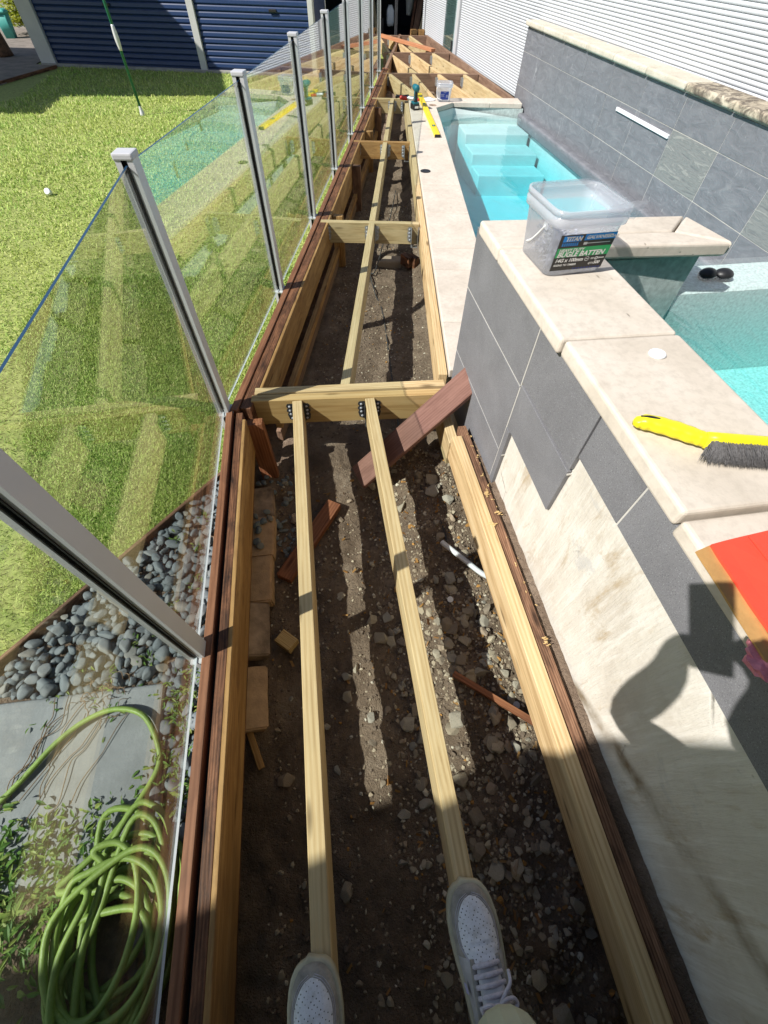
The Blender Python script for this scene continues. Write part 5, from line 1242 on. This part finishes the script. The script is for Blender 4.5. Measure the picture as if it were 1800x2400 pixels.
for s_, sx_, h_, ank in (('L', -1, hL, (-.168, -.43, .09)), ('R', 1, hR, (.188, -.395, .09))):
    J['sh'+s_] = ((sx_*.19, -.48, 1.41), .06); J['el'+s_] = ((-.13, -.165, .95) if sx_ < 0 else (.11, -.18, 1.06), .058); J['wr'+s_] = (tuple(h_+Vector((sx_*.055, -.075, -.02))), .040); J['palm'+s_] = (tuple(h_+Vector((sx_*.022, -.022, 0))), .042)
    E_ += [('chest', 'sh'+s_), ('sh'+s_, 'el'+s_), ('el'+s_, 'wr'+s_), ('wr'+s_, 'palm'+s_)]
    for k in range(5):
        f0 = h_+Vector((sx_*.012, -.012, .03-.018*k)); tip = h_+Vector((-sx_*.012, -.03+.004*k, .028-.018*k)) if k else h_+Vector((-sx_*.004, -.045, .045))
        J[f'f{k}{s_}'] = (tuple(f0), .0085); J[f't{k}{s_}'] = (tuple(tip), .007); E_ += [('palm'+s_, f'f{k}{s_}'), (f'f{k}{s_}', f't{k}{s_}')]
    J['hip'+s_] = ((sx_*.10, -.50, .86), .085); J['kn'+s_] = ((sx_*.155, -.43, .48), .055); J['an'+s_] = (ank, .04)
    E_ += [('pelvis', 'hip'+s_), ('hip'+s_, 'kn'+s_), ('kn'+s_, 'an'+s_)]
skin_obj('body', J, E_, MAT['skin'], 1)
K = {'pelvis': ((0, -.50, .98), (.165, .125))}; Ek = []
for s_, sx_, ank in (('L', -1, (-.168, -.435, .15)), ('R', 1, (.178, -.372, .150))):
    K['hip'+s_] = ((sx_*.10, -.50, .86), .105); K['kn'+s_] = ((sx_*.158, -.445, .48), .085); K['cuff'+s_] = (ank, .070); Ek += [('pelvis', 'hip'+s_), ('hip'+s_, 'kn'+s_), ('kn'+s_, 'cuff'+s_)]
skin_obj('trousers', K, Ek, MAT['trouser'])
S_ = {'belly': ((0, -.505, 1.02), (.175, .13)), 'mid': ((0, -.51, 1.2), (.16, .12)), 'chest': ((0, -.485, 1.38), (.18, .13)), 'col': ((0, -.465, 1.46), .075), 'sL': ((-.20, -.48, 1.41), .075), 'sR': ((.20, -.48, 1.41), .075), 'eL': ((-.18, -.36, 1.22), .064), 'eR': ((.16, -.34, 1.22), .085)}
skin_obj('shirt', S_, [('belly', 'mid'), ('mid', 'chest'), ('chest', 'col'), ('chest', 'sL'), ('chest', 'sR'), ('sL', 'eL'), ('sR', 'eR')], MAT['shirt'])
bm = bmesh.new(); bmesh.ops.create_icosphere(bm, subdivisions=3, radius=1)
for v_ in bm.verts:
    if v_.co.z < -.1 and v_.co.y > -.2: v_.co.z = -.1
    v_.co = Vector((v_.co.x*.092, v_.co.y*.112, v_.co.z*.11))
obj('hair', from_bm('hair', bm), MAT['hair'], per, T(0, -.445, 1.68), smooth=True)

def shoe(parent, mw):
    mw = mw @ Matrix.Diagonal((1.06, 1.0, 1.0, 1))
    st_ = [(.150, .006, .030), (.147, .020, .037), (.140, .030, .044), (.128, .038, .050), (.112, .0435, .056), (.092, .047, .062), (.070, .048, .069), (.048, .047, .077), (.026, .045, .086), (.004, .042, .095), (-.018, .0395, .102), (-.040, .038, .104), (-.065, .037, .098), (-.090, .036, .092), (-.115, .034, .092), (-.135, .028, .094), (-.147, .016, .092), (-.150, .004, .088)]
    # finer stations
    S2 = []
    for i in range(len(st_)-1):
        for k in range(3): S2.append(tuple(a_+(b_-a_)*k/3 for a_, b_ in zip(st_[i], st_[i+1])))
    S2.append(st_[-1]); na = 22; v = []; f = []
    for y, w_, h_ in S2:
        for k in range(na+1):
            a_ = math.pi*k/na; c_, s_ = math.cos(a_), math.sin(a_); cc = math.copysign(abs(c_)**.72, c_); ss = abs(s_)**.8
            z = .020+(h_-.020)*ss
            crease = .0018*math.sin(y*420)*max(0, 1-abs(y-.055)/.02)*ss
            v.append((cc*w_*(1-.10*ss), y, z+crease))
    for i in range(len(S2)-1):
        for k in range(na): q = i*(na+1)+k; f.append((q, q+1, q+na+2, q+na+1))
    m_ = mesh('upper', v, f)
    for m2 in ('greyleather', 'suede', 'leather'): m_.materials.append(MAT[m2])
    for p in m_.polygons:
        p.use_smooth = True; c = p.center
        if c.y > .040: p.material_index = 1
    sh_ = obj('sneaker', m_, None, parent, mw)
    def surf(x, y):
        for (ya, wa, ha), (yb, wb, hb2) in zip(S2[:-1], S2[1:]):
            if ya >= y >= yb:
                t_ = (ya-y)/(ya-yb+1e-9); w_, h_ = wa+(wb-wa)*t_, ha+(hb2-ha)*t_; break
        else: return .03
        lo_, hi_ = 0.0, math.pi/2
        for _ in range(18):
            a_ = (lo_+hi_)/2; xx = abs(math.cos(a_))**.72*w_*(1-.1*math.sin(a_)**.8)
            if xx > abs(x): lo_ = a_
            else: hi_ = a_
        return .020+(h_-.020)*math.sin(lo_)**.8+.0018*math.sin(y*420)*max(0, 1-abs(y-.055)/.02)
    def patch_(name, hw_fn, y0, y1, m, off, ny=26, nx=14):
        v2 = []; f2 = []
        for j in range(ny+1):
            y = y0+(y1-y0)*j/ny; hw_ = hw_fn(j/ny)
            for i in range(nx+1): x = hw_*(2*i/nx-1); e_ = 1-max(abs(2*i/nx-1), abs(2*j/ny-1))**8; v2.append((x, y, surf(x, y)+off*e_+.0004))
        for j in range(ny):
            for i in range(nx): q = j*(nx+1)+i; f2.append((q, q+1, q+nx+2, q+nx+1))
        return obj(name, mesh(name, v2, f2), m, sh_, mw, smooth=True)
    patch_('toe_box', lambda t: .002+.0345*math.sin(min(1, t*1.9)*math.pi/2)**.55*(1 if t < .72 else 1-.35*((t-.72)/.28)**1.5), .131, .030, MAT['leather'], .0022)
    hwf = lambda t: .002+.0345*math.sin(min(1, t*1.9)*math.pi/2)**.55*(1 if t < .72 else 1-.35*((t-.72)/.28)**1.5)
    for sg in (-1, 1):
        for gap in (.0018, .0042):
            P_ = []
            for k in range(15):
                t_ = k/14; y = .131+gap-.101*t_; x = sg*(hwf(t_)+gap); P_.append(mw @ Vector((x, y, surf(x, y)+.0006)))
            tube('stitching', P_, .0006, MAT['lace'], sh_, 5, 2)
    out = [(y, w_+.0055) for y, w_, h_ in S2]
    L_ = [(-w_, y) for y, w_ in out]+[(w_, y) for y, w_ in reversed(out)]
    L_[0] = (-.008, .1555); 
    poly = [(x, y*1.03) for x, y in L_]
    lo = loft([([(x*.97, y*.985) for x, y in poly], 0), (poly, .004), (poly, .022), ([(x*.985, y*.99) for x, y in poly], .029), ([(x*.9, y*.95) for x, y in poly], .030)], True, True)
    obj('sole', lo, MAT['sole'], sh_, mw)
    # tongue
    tv = []; tf = []
    for i in range(9):
        u = i/8; y = .030-.088*u; z = .087+.058*u-.012*u*u; w_ = .019+.010*u
        for k in range(7): q = -1+k/3; tv.append((q*w_, y+.004*q*q, z-.007*q*q))
    n_ = len(tv); tv += [(x, y-.004, z-.006) for x, y, z in tv]
    for i in range(8):
        for k in range(6): q = i*7+k; tf += [(q, q+1, q+8, q+7), (n_+q, n_+q+7, n_+q+8, n_+q+1)]
    for i in range(8): q = i*7; tf += [(q, q+7, n_+q+7, n_+q)]; q += 6; tf += [(q, n_+q, n_+q+7, q+7)]
    tf += [(56+k, 57+k, n_+57+k, n_+56+k) for k in range(6)]
    obj('tongue', mesh('tongue', tv, tf), MAT['greyleather'], sh_, mw, smooth=True)
    obj('tongue_tag', mesh('tag', [(-.015, -.034, .1345), (.015, -.034, .1345), (.016, -.056, .1405), (-.016, -.056, .1405)], [(0, 1, 2, 3)]), MAT['tagp'], sh_, mw)
    def ltube(P_, r_=.0034): o = tube('lace', [mw @ Vector(p) for p in P_], r_, MAT['lace'], sh_, 8, 5)
    for k, y in enumerate((.031, .018, .005, -.008, -.020)):
        z = .090+(.03-y)*.44; w_ = .0215+.001*k
        ltube([(-w_-.004, y-.002, z-.011), (-w_*.6, y, z-.001), (0, y+.001, z+.0035), (w_*.6, y, z-.001), (w_+.004, y-.002, z-.011)], .0042)
    zb_ = .118
    ltube([(0, -.022, zb_), (.012, -.012, zb_+.008), (.030, -.012, zb_+.004), (.036, -.022, zb_), (.024, -.028, zb_+.002), (.004, -.024, zb_+.003)])
    ltube([(0, -.022, zb_), (-.012, -.014, zb_+.007), (-.026, -.016, zb_), (-.027, -.026, zb_-.004), (-.012, -.028, zb_+.002), (0, -.024, zb_+.003)])
    ltube([(0, -.023, zb_), (.018, -.004, zb_+.002), (.032, .006, zb_-.004), (.036, .020, zb_-.016)]); ltube([(0, -.023, zb_), (-.016, -.036, zb_+.004), (-.030, -.048, zb_-.008), (-.034, -.07, zb_-.03)], .0024)
    # eyestay overlays
    for sg in (-1, 1):
        P_ = [(sg*.0235, .040, .0765), (sg*.0265, .015, .084), (sg*.029, -.01, .092), (sg*.031, -.035, .098)]
        obj('eyestay', flat_tube([Vector(p) for p in spline(P_, 4)], lambda t: .006, lambda t: .0022, 8), MAT['suede'], sh_, mw)
    obj('side_badge', mesh('b', [(-.0455, .004, .045), (-.0445, -.012, .046), (-.041, -.012, .060), (-.042, .004, .059)], [(0, 1, 2, 3)]), MAT['tagp'], sh_, mw)
    return sh_
shoe(per, T(.184, -.332, .0) @ Matrix.Rotation(R(1.0), 4, 'Z')); shoe(per, T(-.170, -.405, .0) @ Matrix.Rotation(R(2), 4, 'Z'))
ph = empty('smartphone', tuple(Vector((0, 0, CAM_H))-fw*.01), 'smartphone held out in both hands of the photographer', 'phone')
pmw = Matrix(((rt.x, up.x, -fw.x, 0), (rt.y, up.y, -fw.y, 0), (rt.z, up.z, -fw.z, CAM_H), (0, 0, 0, 1)))
obj('phone_case', box_mesh(.078, .162, .009, .003, 2), MAT['black'], ph, pmw @ T(-.022, -.060, .0085)); obj('screen', mesh('scr', [(-.035, -.075, 0), (.035, -.075, 0), (.035, .075, 0), (-.035, .075, 0)], [(0, 1, 2, 3)]), MAT['pnavy'], ph, pmw @ T(-.022, -.060, .0134))
